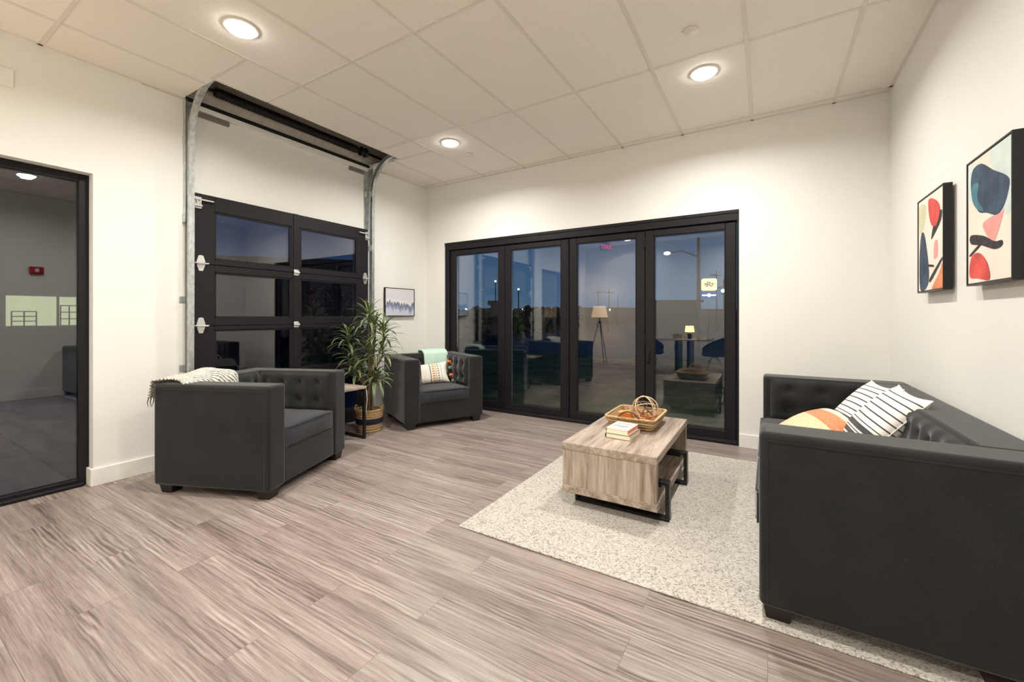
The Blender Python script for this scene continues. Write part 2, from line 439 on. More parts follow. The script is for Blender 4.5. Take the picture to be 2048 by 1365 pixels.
# baseboards
BH, BT = .125, .016
b = B(); b.box(XL, XL+BT, SY1-.001, 1.575, 0, BH, .002, 1); b.box(XL-.11, XL+BT, SY1-BT, SY1, 0, BH, .002, 1)
b.box(XL, XL+BT, 3.53, YB, 0, BH, .002, 1); b.box(XL, XL+BT, YR, SY0, 0, BH, .002, 1); struct(b.done('baseboard_left', M['trim']))
b = B(); b.box(DX1, XR, YB-BT, YB, 0, BH, .002, 1); b.box(XL+BT, DX0, YB-BT, YB, 0, BH, .002, 1); struct(b.done('baseboard_back', M['trim']))
b = B(); b.box(XR-BT, XR, YR, YB-BT, 0, BH, .002, 1); struct(b.done('baseboard_right', M['trim']))
b = B(); b.box(XL+BT, XR-BT, YR, YR+BT, 0, BH, .002, 1); struct(b.done('baseboard_rear', M['trim']))

# ------------------------------------------------------------------ door_1: black four panel bifold glass door
d1 = thing('door_1', 'black framed four panel bifold glass door in the back wall', 'door', (DX0, YB, 0)); struct(d1)
def W2(o, parent):  # parent is unrotated: keep world coordinates
    o.location = -parent.location; return o
b = B()
b.box(DX0, DX1, YB+.012, YB+.15, 2.155, DZ, .004, 1)
b.box(DX0, DX1, YB+.004, YB+.03, DZ-.03, DZ, .002, 1)
b.box(DX0, DX0+.07, YB+.012, YB+.15, 0, 2.155, .004, 1)
b.box(DX1-.022, DX1, YB+.012, YB+.15, 0, 2.155, .003, 1)
b.box(DX0+.07, DX1-.022, YB+.012, YB+.15, 0, .032, .004, 1)
b.box(DX0+.07, DX1-.022, YB+.02, YB+.045, .032, .045, .002, 1)
W2(b.done('frame', M['black'], d1), d1)
PX = [DX0+.078, -2.889, -2.003, -1.117, DX1-.026]
for i in range(4):
    x0, x1 = PX[i]+.003, PX[i+1]-.003
    if i == 2: x0 += .012
    z0, z1, ya, yb, st = .046, 2.148, YB+.035, YB+.095, .09
    b = B()
    b.box(x0, x0+st, ya, yb, z0, z1, .004, 1); b.box(x1-st, x1, ya, yb, z0, z1, .004, 1)
    b.box(x0+st, x1-st, ya, yb, z0, z0+.078, .004, 1); b.box(x0+st, x1-st, ya, yb, z1-.066, z1, .004, 1)
    # glazing beads
    gx0, gx1, gz0, gz1 = x0+st, x1-st, z0+.078, z1-.066
    for q in ((gx0, gx0+.01, gz0, gz1), (gx1-.01, gx1, gz0, gz1), (gx0, gx1, gz0, gz0+.01), (gx0, gx1, gz1-.01, gz1)):
        b.box(q[0], q[1], ya+.006, ya+.018, q[2], q[3], .002, 1)
    pn = W2(b.done('door_panel', M['black'], d1), d1)
    g = B(); g.box(gx0+.001, gx1-.001, YB+.056, YB+.074, gz0+.001, gz1-.001); g.done('pane', M['glass'], pn)
    if i == 1:
        c = B(); c.tube([(x1+.006, ya-.008, .05), (x1+.006, ya-.008, 2.14)], .011, 8); c.done('astragal', M['black'], pn)
    if i in (0, 2):
        c = B()
        for zz in (.16, .98, 2.02): c.tube([(x1+.003, ya-.006, zz-.05), (x1+.003, ya-.006, zz+.05)], .009, 8)
        c.done('hinge', M['black'], pn)
    if i == 3:
        hx = x0+.035
        c = B(); c.box(hx-.014, hx+.014, ya-.008, ya, .74, .90, .006, 2); c.tube([(hx, ya-.006, .87), (hx, ya-.03, .865), (hx, ya-.036, .80), (hx, ya-.032, .75)], .0085, 8); c.done('handle', M['steel'], pn)
b = B()
for k, (x, w) in enumerate([(DX0+.05, .02)]): b.box(x, x+w, YB+.006, YB+.012, .1, 2.1)
b.bm.free()

# ------------------------------------------------------------------ door_2: glazed sectional garage door and its tracks
d2 = thing('door_2', 'black sectional garage door with six glass panes in the left wall', 'door', (XL, 2.54, 0)); struct(d2)
gx0, gx1 = XL+.012, XL+.057
seams = [0.02, .62, 1.152, 1.685, 2.288]
DY0, DY1 = 1.622, 3.452
panes_z = [(.16, .55), (.70, 1.115), (1.222, 1.622), (1.732, 2.152)]
diam = lambda y, z, s=1: [(0, y, z+.075*s), (0, y+.018, z+.07*s), (0, y+.034, z+.012), (0, y+.03, z-.012), (0, y+.014, z-.06*s), (0, y-.014, z-.06*s), (0, y-.03, z-.012), (0, y-.034, z+.012), (0, y-.018, z+.07*s)]
for i in range(4):
    z0, z1 = seams[i]+.002, seams[i+1]-.002; pz0, pz1 = panes_z[i]
    b = B(); my = 2.54
    b.box(gx0, gx1, DY0, 1.797, z0, z1, .003, 1); b.box(gx0, gx1, 3.295, DY1, z0, z1, .003, 1)
    b.box(gx0, gx1, 1.797, 3.295, z0, pz0, .003, 1); b.box(gx0, gx1, 1.797, 3.295, pz1, z1, .003, 1)
    b.box(gx0, gx1, my-.05, my+.05, pz0, pz1, .003, 1)
    b.box(gx0, gx1+.008, my-.028, my+.028, z0, z1, .002, 1)
    for y0, y1 in ((1.797, my-.05), (my+.05, 3.295)):
        for q in ((y0, y0+.014, pz0, pz1), (y1-.014, y1, pz0, pz1), (y0, y1, pz0, pz0+.014), (y0, y1, pz1-.014, pz1)):
            b.box(gx1-.016, gx1-.006, q[0], q[1], q[2], q[3], .002, 1)
    sec = W2(b.done('door_section', M['blackdoor'], d2), d2)
    for y0, y1 in ((1.797, my-.05), (my+.05, 3.295)):
        g = B(); g.box(gx0+.012, gx0+.026, y0, y1, pz0, pz1); g.done('pane', M['glass_garage'], sec)
    if i > 0:   # hinges on the seam below this section
        zs = seams[i]
        for y in (1.69, 3.405):
            c = B(); c.prism([(gx1+.001, p[1], p[2]) for p in diam(y, zs)], (.004, 0, 0))
            c.box(gx1+.003, gx1+.04, y-.036, y+.04, zs-.004, zs+.004, .002, 1)
            c.cyl((gx1+.03, y-.06 if y < 2 else y-.03, zs+.004), (gx1+.03, y+.05 if y < 2 else y+.06, zs+.004), .006, 8)
            for dz, dy in ((.045, 0), (.02, -.014), (.02, .014), (-.03, -.012), (-.03, .012)): c.cyl((gx1+.004, y+dy, zs+dz), (gx1+.009, y+dy, zs+dz), .0045, 8)
            c.done('hinge', M['zinc'], sec)
        c = B(); c.box(gx1+.006, gx1+.012, my-.028, my+.022, zs-.03, zs+.03, .004, 2); c.cyl((gx1+.016, my-.03, zs), (gx1+.016, my+.03, zs), .008, 8)
        c.prism([(gx1+.009, my+.02, zs-.026), (gx1+.009, my+.036, zs), (gx1+.009, my+.02, zs+.026)], (.003, 0, 0))
        c.done('hinge', M['zinc'], sec)
    if i == 3:
        for sg, y in ((1, 1.65), (-1, 3.43)):
            c = B(); ya, yb = (y-.01, y+.13) if sg > 0 else (y-.12, y+.02)
            c.box(gx1, gx1+.03, ya, yb, z1-.062, z1-.05, .002, 1)
            c.box(gx1, gx1+.004, y-.02, y+.045, z1-.13, z1-.03, .002, 1)
            c.box(gx1, gx1+.036, y-.02, y+.04, z1-.118, z1-.10, .004, 2)
            for k in range(3): c.cyl((gx1+.012+.008*k, y-.012+.02*k, z1-.10), (gx1+.012+.008*k, y-.012+.02*k, z1-.065), .005, 8)
            c.cyl((gx1+.03, y-sg*.05, z1-.11), (gx1+.03, y+sg*.04, z1-.11), .0065, 8)
            c.done('roller_bracket', M['zinc'], sec)
for sd, y in ((-1, 1.606), (1, 3.468)):
    # C shaped vertical track with the curved top
    xt = XL+.10; path = [(xt-.012, .03), (xt, 1.4), (xt+.004, 2.3), (xt+.012, 2.72)]
    R_ = .40
    for k in range(1, 10):
        a = (PI/2)*k/9; path.append((xt+.012+R_*(1-math.cos(a)), 2.72+R_*math.sin(a)))
    path.append((xt+.012+R_+.25, 2.72+R_))
    b = B(); w, dp, th = .05, .024, .003
    pr = [(-dp/2, 0), (-dp/2, w), (dp/2, w), (dp/2, .012), (dp/2-th, .012), (dp/2-th, w-th), (-dp/2+th, w-th), (-dp/2+th, 0)]
    # cross-section: u normal to path in xz plane, v along y (opening faces the door)
    rings = []
    for i, (px, pz) in enumerate(path):
        a = path[max(i-1, 0)]; c = path[min(i+1, len(path)-1)]; d = Vector((c[0]-a[0], 0, c[1]-a[1])).normalized(); nrm = Vector((d.z, 0, -d.x))
        rings.append([b.bm.verts.new(Vector((px, y+sd*(v-.025), pz))+nrm*u*1.6) for u, v in pr])
    for i in range(len(rings)-1):
        for k in range(len(pr)): b._f([rings[i][k], rings[i][(k+1) % len(pr)], rings[i+1][(k+1) % len(pr)], rings[i+1][k]])
    W2(b.done('track', M['galv'], d2), d2)
    # wall angle
    b = B(); ya = 1.582 if sd < 0 else 3.432; yb = ya+.068 if sd < 0 else ya+.09
    z0 = 0.0 if sd < 0 else 2.30
    z0 = 2.05 if sd < 0 else 2.30
    b.box(XL+.001, XL+.005, ya, yb, z0, 3.045); e_ = ya if sd > 0 else yb-.004
    e_ = yb-.004 if sd > 0 else ya
    b.box(XL+.005, XL+.06, e_, e_+.004, z0, 3.045)
    b.box(XL+.005, XL+.012, ya+.02, ya+.03, z0, 3.045)
    W2(b.done('wall_angle', M['galv'], d2), d2)
    for zz in ((.24, .80, 1.375) if sd < 0 else (.24, .8, 1.375)):
        b = B(); yb0 = y-.052 if sd < 0 else y-.034
        b.box(XL+.001, XL+.005, yb0, yb0+.086, zz-.028, zz+.028, .002, 1); b.box(XL+.005, XL+.088, y-.004, y, zz-.025, zz+.025)
        for dy, dz in ((.02, .012), (.02, -.012), (.06, .014), (.04, -.014)): b.cyl((XL+.005, yb0+dy, zz+dz), (XL+.012, yb0+dy, zz+dz), .007, 8)
        W2(b.done('track_bracket', M['galv'], d2), d2)
    for zz in (2.06, 2.72):
        b = B(); b.box(XL+.05, XL+.125, y-.006, y+.0, zz-.035, zz+.035, .002, 1); b.box(XL+.002, XL+.052, y-.03, y+.0, zz-.035, zz+.035, .002, 1)
        for dz in (.015, -.015): b.cyl((XL+.08, y-.012, zz+dz), (XL+.08, y-.004, zz+dz), .007, 8)
        W2(b.done('track_bracket', M['galv'], d2), d2)
    # lift cable on the far side of the track
    b = B(); b.tube([(XL+.075, y+sd*.03, .1), (XL+.075, y+sd*.03, 3.1)], .002, 6); W2(b.done('lift_cable', M['darkmetal'], d2), d2)
# torsion shaft, spring, drums in the slot
sx, sz_ = XL+.10, 3.185
b = B(); b.cyl((sx, HY0-.2, sz_), (sx, HY1+.2, sz_), .014, 12); W2(b.done('torsion_shaft', M['darkmetal'], d2), d2)
b = B(); pts = []
b.cyl((sx, 1.78, sz_), (sx, 3.25, sz_), .038, 16)
for k in range(60*10+1):
    a = 2*PI*k/10; pts.append((sx+.040*math.cos(a), 1.78+1.47*k/600, sz_+.040*math.sin(a)))
b.tube(pts, .0045, 5); W2(b.done('torsion_spring', M['darkmetal'], d2), d2)
for y in (HY0+.06, HY1-.16):
    b = B(); b.lathe([(.02, -.04), (.05, -.04), (.055, -.03), (.042, -.02), (.042, .02), (.055, .03), (.05, .04), (.02, .04)], (sx, y, sz_), 24, Matrix.Rotation(PI/2, 3, 'X')); W2(b.done('cable_drum', M['darkmetal'], d2), d2)
    b = B(); b.box(XL, sx+.03, y+.055, y+.062, sz_-.05, sz_+.05, .003, 1); b.box(XL, XL+.006, y+.03, y+.10, sz_-.09, sz_+.09); W2(b.done('bearing_plate', M['galv'], d2), d2)
b = B(); b.box(XL+.01, XL+.05, 1.60, 3.49, 3.052, 3.066, .003, 1); b.box(XL+.01, XL+.022, 1.6, 3.49, 3.066, 3.085)
W2(b.done('header_channel', M['darkmetal'], d2), d2)
b = B(); b.box(XL+.001, XL+.03, 1.66, 1.93, 2.955, 2.998, .003, 1); b.box(XL+.001, XL+.03, 3.22, 3.42, 2.955, 2.998, .003, 1)  # shadow under both header strip ends, modelled as dark grey strips
W2(b.done('shadow_strip', simple('grey shadow strip', (.22, .20, .18, 1), .6, .2, 60, .1, .05), d2), d2)

# ------------------------------------------------------------------ window_1: storefront glazing on the left
w1 = thing('window_1', 'black framed floor to ceiling storefront glass in the left wall', 'window', (XL, 0, 0)); struct(w1)
fx0, fx1 = XL-.145, XL-.085
b = B()
b.box(fx0, fx1, SY1-.055, SY1, 0, SZ, .003, 1); b.box(fx0, fx1, SY0, SY0+.055, 0, SZ, .003, 1)
b.box(fx0, fx1, SY0+.055, SY1-.055, SZ-.055, SZ, .003, 1); b.box(fx0, fx1, SY0+.055, SY1-.055, 0, .05, .003, 1)
b.box(fx1, fx1+.035, SY0+.02, SY1-.03, 0, .028, .01, 3)
b.box(fx0, fx1, -.05, .005, .05, SZ-.055, .003, 1)
W2(b.done('frame', M['black'], w1), w1)
for y0, y1 in ((SY0+.055, -.05), (.005, SY1-.055)):
    b = B(); b.box(fx0+.02, fx0+.038, y0, y1, .05, SZ-.055); W2(b.done('pane', M['glass_store'], w1), w1)
# small blank cover plate high on the left wall
b = B(); b.box(XL, XL+.006, .585, .655, 2.72, 2.84, .003, 2)
for zz in (2.75, 2.81): b.cyl((XL+.006, .62, zz), (XL+.0075, .62, zz), .004, 8)
tag(b.done('cover_plate', M['trim']), 'small white cover plate high on the left wall above the glass', 'plate')

# ------------------------------------------------------------------ ceiling lights and sprinkler covers
lab = {(0, 0): 'recessed round downlight nearest the tufted sofa, above the coffee table', (0, 1): 'recessed round downlight above the near end of the sofa, by the fire alarm',
       (1, 0): 'recessed round downlight between the garage door slot and the back corner', (1, 1): 'recessed round downlight beside the near end of the garage door slot',
       (0, 2): 'recessed round downlight by the rear wall and the right wall', (1, 2): 'recessed round downlight above the tripod floor lamp'}
for i, x in enumerate((-.41, -2.86)):
    for j, y in enumerate((3.45, 1.39, -.80)):
        t = thing('downlight', lab[(i, j)], 'ceiling light', (x, y, HC), 0, 'recessed downlights in the ceiling')
        b = B(); b.lathe([(.083, -.001), (.100, -.001), (.103, -.004), (.098, -.008), (.085, -.010), (.083, -.006)], n=40); b.done('trim_ring', M['trim'], t)
        b = B(); b.lathe([(.084, -.006), (.080, -.018), (.062, -.028), (.03, -.034), (0, -.035)], n=40); b.done('lens', M['lamp_lens'], t)
        ld = bpy.data.lights.new('downlight_glow', 'AREA'); ld.shape = 'DISK'; ld.size = .10; ld.energy = 36; ld.color = (1, .975, .93); ld.spread = math.radians(160)
        lo = bpy.data.objects.new('downlight_glow', ld); COL.objects.link(lo); lo.parent = t; lo.location = (0, 0, -.040)
for x, y, l in ((-.42, 2.896, 'round white concealed sprinkler cover above the coffee table side of the ceiling'), (-2.89, 3.817, 'round white concealed sprinkler cover near the back left corner of the ceiling')):
    b = B(); b.lathe([(0, -.008), (.042, -.008), (.045, -.006), (.045, -.003), (.03, -.002), (.03, 0)], n=32)
    o = b.done('sprinkler_cover', M['tee']); o.location = (x, y, HC-.001); tag(o, l, 'sprinkler', 'concealed sprinkler covers')

# ------------------------------------------------------------------ tufted chairs and sofa
def tuft(b, o, eu, ev, en, L, H, us, vs, amp=.052, nu=None, nv=None):
    """padded panel with button dimples at us x vs (metres); returns button centres"""
    o, eu, ev, en = Vector(o), Vector(eu), Vector(ev), Vector(en)
    nu = nu or int(L/.014); nv = nv or int(H/.014)
    def off(u, v):
        x, y = u*L, v*H
        e = min(1, x/.05)*min(1, (L-x)/.05); e = max(0, e)**.5
        ey = min(1, y/.04+.4)*(max(0, 1-((max(0, v-.72))/.28)**2))**.5
        t = amp
        dm = 0
        for a in us:
            for c in vs:
                r2 = (x-a)**2+(y-c)**2
                dm = max(dm, math.exp(-r2/.0009))
                if r2 < .03: dm = max(dm, .62*math.exp(-r2/.0035))
            # vertical pull between buttons
            if min(vs) < y: dm = max(dm, .34*math.exp(-((x-a)/.014)**2))
        return max(.0, t*e*ey*(1-.78*dm))
    b.grid(lambda u, v: o+eu*u*L+ev*v*H+en*off(u, v), nu, nv)
    return [o+eu*a+ev*c+en*amp*.26 for a in us for c in vs]

def make_seat(name, label, cat, W, D, arm, back, top, ncush, loc, rz, group=None, btn_pitch=.145, rail=.315, za=.305, zb=.438):
    t = thing(name, label, cat, loc, rz, group)
    h = W/2; z0 = .06
    F = M['char']
    for s in (-1, 1):
        y0, y1 = (-h, -h+arm) if s < 0 else (h-arm, h)
        b = B(); b.box(-D, 0, y0, y1, z0, top, .022, 4)
        # raised welt round the outer panel and the front panel
        yo = y0+.002 if s < 0 else y1-.002
        b.tube([(-.03, yo, z0+.02), (-.03, yo, top-.035), (-D+.03, yo, top-.035)], .004, 6)
        b.tube([(-.002, y0+.035, z0+.03), (-.002, y0+.035, top-.03)], .003, 6)
        a = b.done('arm', F, t)
        b = B(); yi = y1 if s < 0 else y0
        L = D-back-.05; n = max(2, int((L-.04)/btn_pitch)); pitch = L/(n+.0)
        us = [pitch*(k+.6) for k in range(n)]
        vs = [.085, .235]
        bt = tuft(b, (-.045, yi-.004*(-s), .44), (-1, 0, 0), (0, 0, 1), (0, -s, 0), L, top-.44-.012, us, vs)
        b.done('tufted_panel', F, a)
        for p in bt:
            c = B(); c.ball((0, 0, 0), .011, 10, (1, .45, 1)); o = c.done('button', M['button'], a); o.location = p
    b = B(); b.box(-D, -D+back, -h+arm-.02, h-arm+.02, z0, top, .022, 4)
    bk = b.done('backrest', F, t)
    L = W-2*arm-.02; n = max(2, round(L/btn_pitch)); pitch = L/n
    b = B(); bt = tuft(b, (-D+back-.004, h-arm-.01, .44), (0, -1, 0), (0, 0, 1), (1, 0, 0), L, top-.44-.012, [pitch*(k+.5) for k in range(n)], [.085, .235])
    b.done('tufted_panel', F, bk)
    for p in bt:
        c = B(); c.ball((0, 0, 0), .011, 10, (.45, 1, 1)); o = c.done('button', M['button'], bk); o.location = p
    b = B(); b.box(-D+back*.5, -.012, -h+arm-.01, h-arm+.01, z0, rail, .018, 3); b.done('seat_base', F, t)
    cw = (W-2*arm)/ncush
    for k in range(ncush):
        y0 = -h+arm+cw*k+.006; y1 = y0+cw-.012
        b = B(); x0, x1 = -D+back+.01, .012 if ncush > 1 else -.012
        def top_pt(u, v, sgn):
            x = x0+(x1-x0)*u; y = y0+(y1-y0)*v
            e = (1-abs(2*u-1)**5)*(1-abs(2*v-1)**5)
            return Vector((x, y, (zb+.018*e**.6) if sgn > 0 else (za-.0*e)))
        b.grid(lambda u, v: top_pt(u, v, 1), 24, 24); b.grid(lambda u, v: top_pt(u, v, -1), 2, 2, True)
        ring = [(x0, y0), (x1, y0), (x1, y1), (x0, y1), (x0, y0)]
        def side(u, v):
            q = u*4; i = min(3, int(q)); f = q-i
            ax, ay = ring[i]; bx, by = ring[i+1]; x = ax+(bx-ax)*f; y = ay+(by-ay)*f
            bul = .012*math.sin(PI*v)*min(1, 8*min(f, 1-f))-.0
            nx, ny = [(0, -1), (1, 0), (0, 1), (-1, 0)][i]
            return Vector((x+nx*bul, y+ny*bul, za+(zb-za)*v))
        b.grid(side, 48, 8)
        cu = b.done('seat_cushion', M['cush'], t, weld=True)
        c = B()
        for zz in (za+.008, zb+.001):
            rr = []
            for i in range(4):
                (ax, ay), (bx, by) = ring[i], ring[i+1]
                for q in range(8): rr.append((ax+(bx-ax)*(q+.5)/8, ay+(by-ay)*(q+.5)/8, zz))
            c.tube(rr, .0055, 6, closed=True)
        c.done('piping', F, cu)
    for x in (-.065, -D+.075):
        for y in (-h+.075, h-.075):
            b = B(); s0, s1 = .04, .052
            A = [Vector((x+a*s0, y+c*s0, 0)) for a, c in ((-1, -1), (1, -1), (1, 1), (-1, 1))]; C = [Vector((x+a*s1, y+c*s1, z0+.01)) for a, c in ((-1, -1), (1, -1), (1, 1), (-1, 1))]
            va = [b.bm.verts.new(p) for p in A]; vc = [b.bm.verts.new(p) for p in C]
            b._f(va[::-1]); b._f(vc)
            for k in range(4): b._f([va[k], va[(k+1) % 4], vc[(k+1) % 4], vc[k]])
            b.done('foot', M['foot'], t)
    return t
RA, RBY = math.radians(22.5), math.radians(-27); CB = (-3.105, 3.675, 0)
chA = make_seat('armchair', 'charcoal tufted armchair with a cream knitted throw, in front of the garage door', 'armchair', 0.94, .895, .17, .19, .768, 1, (-3.01, 1.98, 0), RA, 'charcoal tufted armchairs')
chB = make_seat('armchair', 'charcoal tufted armchair in the back corner with mint throw and tasselled pillow', 'armchair', .94, .86, .17, .17, .765, 1, CB, RBY, 'charcoal tufted armchairs', rail=.285, za=.275, zb=.40)
sofa = make_seat('sofa', 'long charcoal tufted sofa against the right wall with striped pillows', 'sofa', 2.04, .865, .2, .2, .762, 3, (-.03, 2.99, .009), PI)

# ------------------------------------------------------------------ soft things
def pillow_mesh(b, w, h, t, n=26, p=2.6, pinch=.10):
    for sg in (1, -1):
        def f(u, v):
            x, y = 2*u-1, 2*v-1
            k = 1-pinch*(1-x*x)*abs(y)**3; k2 = 1-pinch*(1-y*y)*abs(x)**3
            th = t/2*max(0, (1-abs(x)**p)*(1-abs(y)**p))**.55
            th *= 1+.05*math.sin(5*x+2*y)
            return Vector((x*w/2*k2, y*h/2*k, sg*th))
        b.grid(f, n, n, sg < 0)
def mat_from(c, xax, yax):
    x = Vector(xax).normalized(); z = x.cross(Vector(yax)).normalized(); y = z.cross(x)
    m = Matrix((x, y, z)).transposed().to_4x4(); m.translation = Vector(c); return m

ivory = srgb(236, 230, 220); dgrey = srgb(74, 74, 76)
def stripe_stops():
    st = [(0.0, ivory)]; 
    def bar(a, w): st.append((a, dgrey)); st.append((a+w, ivory))
    for a in (.08,): bar(a, .012)
    for a, w in ((.20, .016), (.24, .055), (.31, .014), (.34, .065), (.43, .012)): bar(a, w)
    for k in range(6): bar(.50+.078*k, .013)
    return st
M['stripe'] = stripes_mat('ivory cotton with grey stripes', stripe_stops(), 1, .002)
def peach_mat():
    t = NT('peach marled cotton'); p = t.principled(.95, 0, .1, .2); tc = t.n('ShaderNodeTexCoord'); sep = t.n('ShaderNodeSeparateXYZ'); t.l(tc.outputs['UV'], sep.inputs[0])
    mp = t.n('ShaderNodeMapping'); mp.inputs['Scale'].default_value = (9, 60, 1); t.l(tc.outputs['UV'], mp.inputs[0])
    n = t.noise(mp.outputs[0], 2, 3, .6); 
    base = t.ramp(n, [(.35, srgb(232, 160, 112)), (.5, srgb(240, 200, 160)), (.65, srgb(244, 216, 184))])
    band = t.ramp(sep.outputs[0], [(0, (0, 0, 0, 1)), (.56, (1, 1, 1, 1)), (.82, (0, 0, 0, 1))], 'CONSTANT')
    pale = t.ramp(sep.outputs[0], [(0, (0, 0, 0, 1)), (.83, (1, 1, 1, 1))], 'CONSTANT')
    orange = t.ramp(n, [(.35, srgb(222, 112, 76)), (.65, srgb(242, 160, 120))])
    c1 = t.mix(band, base, orange); c2 = t.mix(pale, c1, srgb(236, 218, 196)); t.l(c2, p.inputs['Base Color'])
    t.bump(n, .3, .002); return t.m
M['peach'] = peach_mat()
def put_pillow(name, label, w, h, t, m, c, xax, yax, group=None, n=26, pinch=.10):
    b = B(); pillow_mesh(b, w, h, t, n, 2.6, pinch); o = b.done(name, m, weld=True); o.matrix_world = mat_from(c, xax, yax)
    o2 = B()
    rim = []
    for i in range(80):
        a = i/20; k = int(a) % 4; f = (a-int(a))*2-1
        x, y = [(f, -1), (1, f), (-f, 1), (-1, -f)][k]
        rim.append((x*w/2*(1-pinch*(1-y*y)*abs(x)**3), y*h/2*(1-pinch*(1-x*x)*abs(y)**3), 0))
    o2.tube(rim, .003, 5, closed=True); q = o2.done('piping', m if m is not M['stripe'] else M['ivory'], o)
    tag(o, label, 'pillow', group); return o
M['ivory'] = fabric_mat('ivory cotton', ivory, .95, 500, .05, .2)
put_pillow('pillow', 'ivory pillow with grey stripes on the sofa, the front one of the striped pair', .49, .50, .17, M['stripe'], (.53, 3.10, .625), (.06, -1, -.02), (.62, .02, .78), 'striped pillows on the sofa')
put_pillow('pillow', 'ivory pillow with grey stripes on the sofa, tucked behind the front striped one', .47, .49, .14, M['stripe'], (.48, 3.40, .62), (.14, -.98, .03), (.60, .10, .78), 'striped pillows on the sofa')
put_pillow('pillow', 'round-edged peach and orange marled pillow lying on the sofa seat', .38, .42, .15, M['peach'], (.255, 3.34, .515), (.83, .28, .42), (-.35, .93, .0), pinch=-.06)

# lumbar pillow with tassels
def lumbar_mat():
    t = NT('cream boho weave'); p = t.principled(.95, 0, .1, .2); tc = t.n('ShaderNodeTexCoord'); sep = t.n('ShaderNodeSeparateXYZ'); t.l(tc.outputs['UV'], sep.inputs[0])
    cream = srgb(236, 228, 214); ora = srgb(206, 140, 84); gr = srgb(138, 138, 122)
    bars = t.ramp(sep.outputs[0], [(0, cream), (.27, gr), (.30, cream), (.36, srgb(214, 204, 196)), (.372, cream), (.41, srgb(214, 204, 196)), (.422, cream), (.46, srgb(214, 204, 196)), (.472, cream), (.51, gr), (.54, cream), (.66, gr), (.672, cream), (.80, gr), (.81, cream)], 'CONSTANT')
    cols = t.ramp(sep.outputs[0], [(0, (0, 0, 0, 1)), (.06, (1, 1, 1, 1)), (.12, (0, 0, 0, 1)), (.15, (1, 1, 1, 1)), (.22, (0, 0, 0, 1)), (.57, (1, 1, 1, 1)), (.64, (0, 0, 0, 1)), (.70, (1, 1, 1, 1)), (.75, (0, 0, 0, 1))], 'CONSTANT')
    hue = t.ramp(sep.outputs[0], [(0, gr), (.14, ora), (.3, ora), (.68, gr)], 'CONSTANT')
    fr = t.math('FRACT', t.math('MULTIPLY', sep.outputs[1], 9)); g = t.math('GREATER_THAN', fr, .42)
    m = t.math('MULTIPLY', g, cols); t.l(t.mix(m, bars, hue), p.inputs['Base Color']); v = t.coords(); t.bump(t.noise(v, 300, 2), .4, .002); return t.m
def loc2w(chair_loc, rz, p):
    v = Rz(rz) @ Vector(p); return Vector(chair_loc)+v
lb = B(); pillow_mesh(lb, .50, .265, .12, 24); lum = lb.done('lumbar_pillow', lumbar_mat(), weld=True)
cB = CB
lum.matrix_world = mat_from(loc2w(cB, RBY, (-.47, -.035, .535)), Rz(RBY) @ Vector((0.10, 1, .06)), Rz(RBY) @ Vector((-.42, 0, .9)))
tag(lum, 'cream lumbar pillow with woven bands and orange tassels on the corner armchair', 'pillow')
for (x, y, m) in ((.262, .125, 'o'), (.268, .045, 'g'), (.262, -.05, 'o'), (.275, -.125, 'g'), (-.262, .125, 'o'), (-.262, -.125, 'o')):
    b = B(); mm = simple('orange yarn', srgb(226, 122, 62), .95, 0, 150, .25, .6) if m == 'o' else simple('sage yarn', srgb(120, 138, 112), .95, 0, 150, .25, .6)
    sx_ = 1 if x > 0 else -1
    b.ball((x+.012*sx_, y, .0), .022, 10); 
    for k in range(14):
        a = 2*PI*k/14; b.tube([(x+.012*sx_, y, 0), (x+sx_*.03+.006*math.cos(a), y+.016*math.sin(a), .014*math.cos(a)), (x+sx_*.045, y+.022*math.sin(a)-.012, .02*math.cos(a))], .0028, 4)
    b.done('tassel', mm, lum)

# mint throw over the corner chair's back
b = B()
def mint(u, v):
    path = [(-.868, .50), (-.872, .70), (-.872, .775), (-.84, .792), (-.77, .797), (-.70, .792), (-.655, .765), (-.645, .70), (-.635, .60), (-.625, .50)]
    q = u*(len(path)-1); i = min(len(path)-2, int(q)); f = q-i
    x = path[i][0]*(1-f)+path[i+1][0]*f; z = path[i][1]*(1-f)+path[i+1][1]*f
    y = -.03+.32*v
    return Vector((x+.004*math.sin(v*14+u*3), y+.004*math.sin(u*9), z+.006*math.sin(PI*v)+.003*math.sin(v*20)))
b.grid(mint, 40, 24)
M['mint'] = fabric_mat('mint fleece', srgb(196, 222, 206), .98, 260, .07, .5)
mt = b.done('throw_blanket', M['mint']); mt.location = cB; mt.rotation_euler = (0, 0, RBY)
md = mt.modifiers.new('thick', 'SOLIDIFY'); md.thickness = .014; md.offset = 1
tag(mt, 'folded mint green throw over the back of the corner armchair', 'throw')

# cream knitted throw on the near armchair
def knit_mat():
    t = NT('cream herringbone knit'); p = t.principled(.98, 0, .1, .4); tc = t.n('ShaderNodeTexCoord')
    mp = t.n('ShaderNodeMapping'); mp.inputs['Scale'].default_value = (1, 1, 1); mp.inputs['Rotation'].default_value = (0, 0, .5); t.l(tc.outputs['UV'], mp.inputs[0])
    w = t.n('ShaderNodeTexWave', bands_direction='X'); t.l(mp.outputs[0], w.inputs['Vector']); w.inputs['Scale'].default_value = 9; w.inputs['Distortion'].default_value = 3; w.inputs['Detail'].default_value = 3; w.inputs['Detail Scale'].default_value = 5
    t.l(t.ramp(w.outputs['Fac'], [(.0, srgb(96, 94, 88)), (.28, srgb(166, 162, 150)), (.5, srgb(226, 222, 208))]), p.inputs['Base Color'])
    t.bump(w.outputs['Fac'], .8, .004); return t.m
M['knit'] = knit_mat()
b = B()
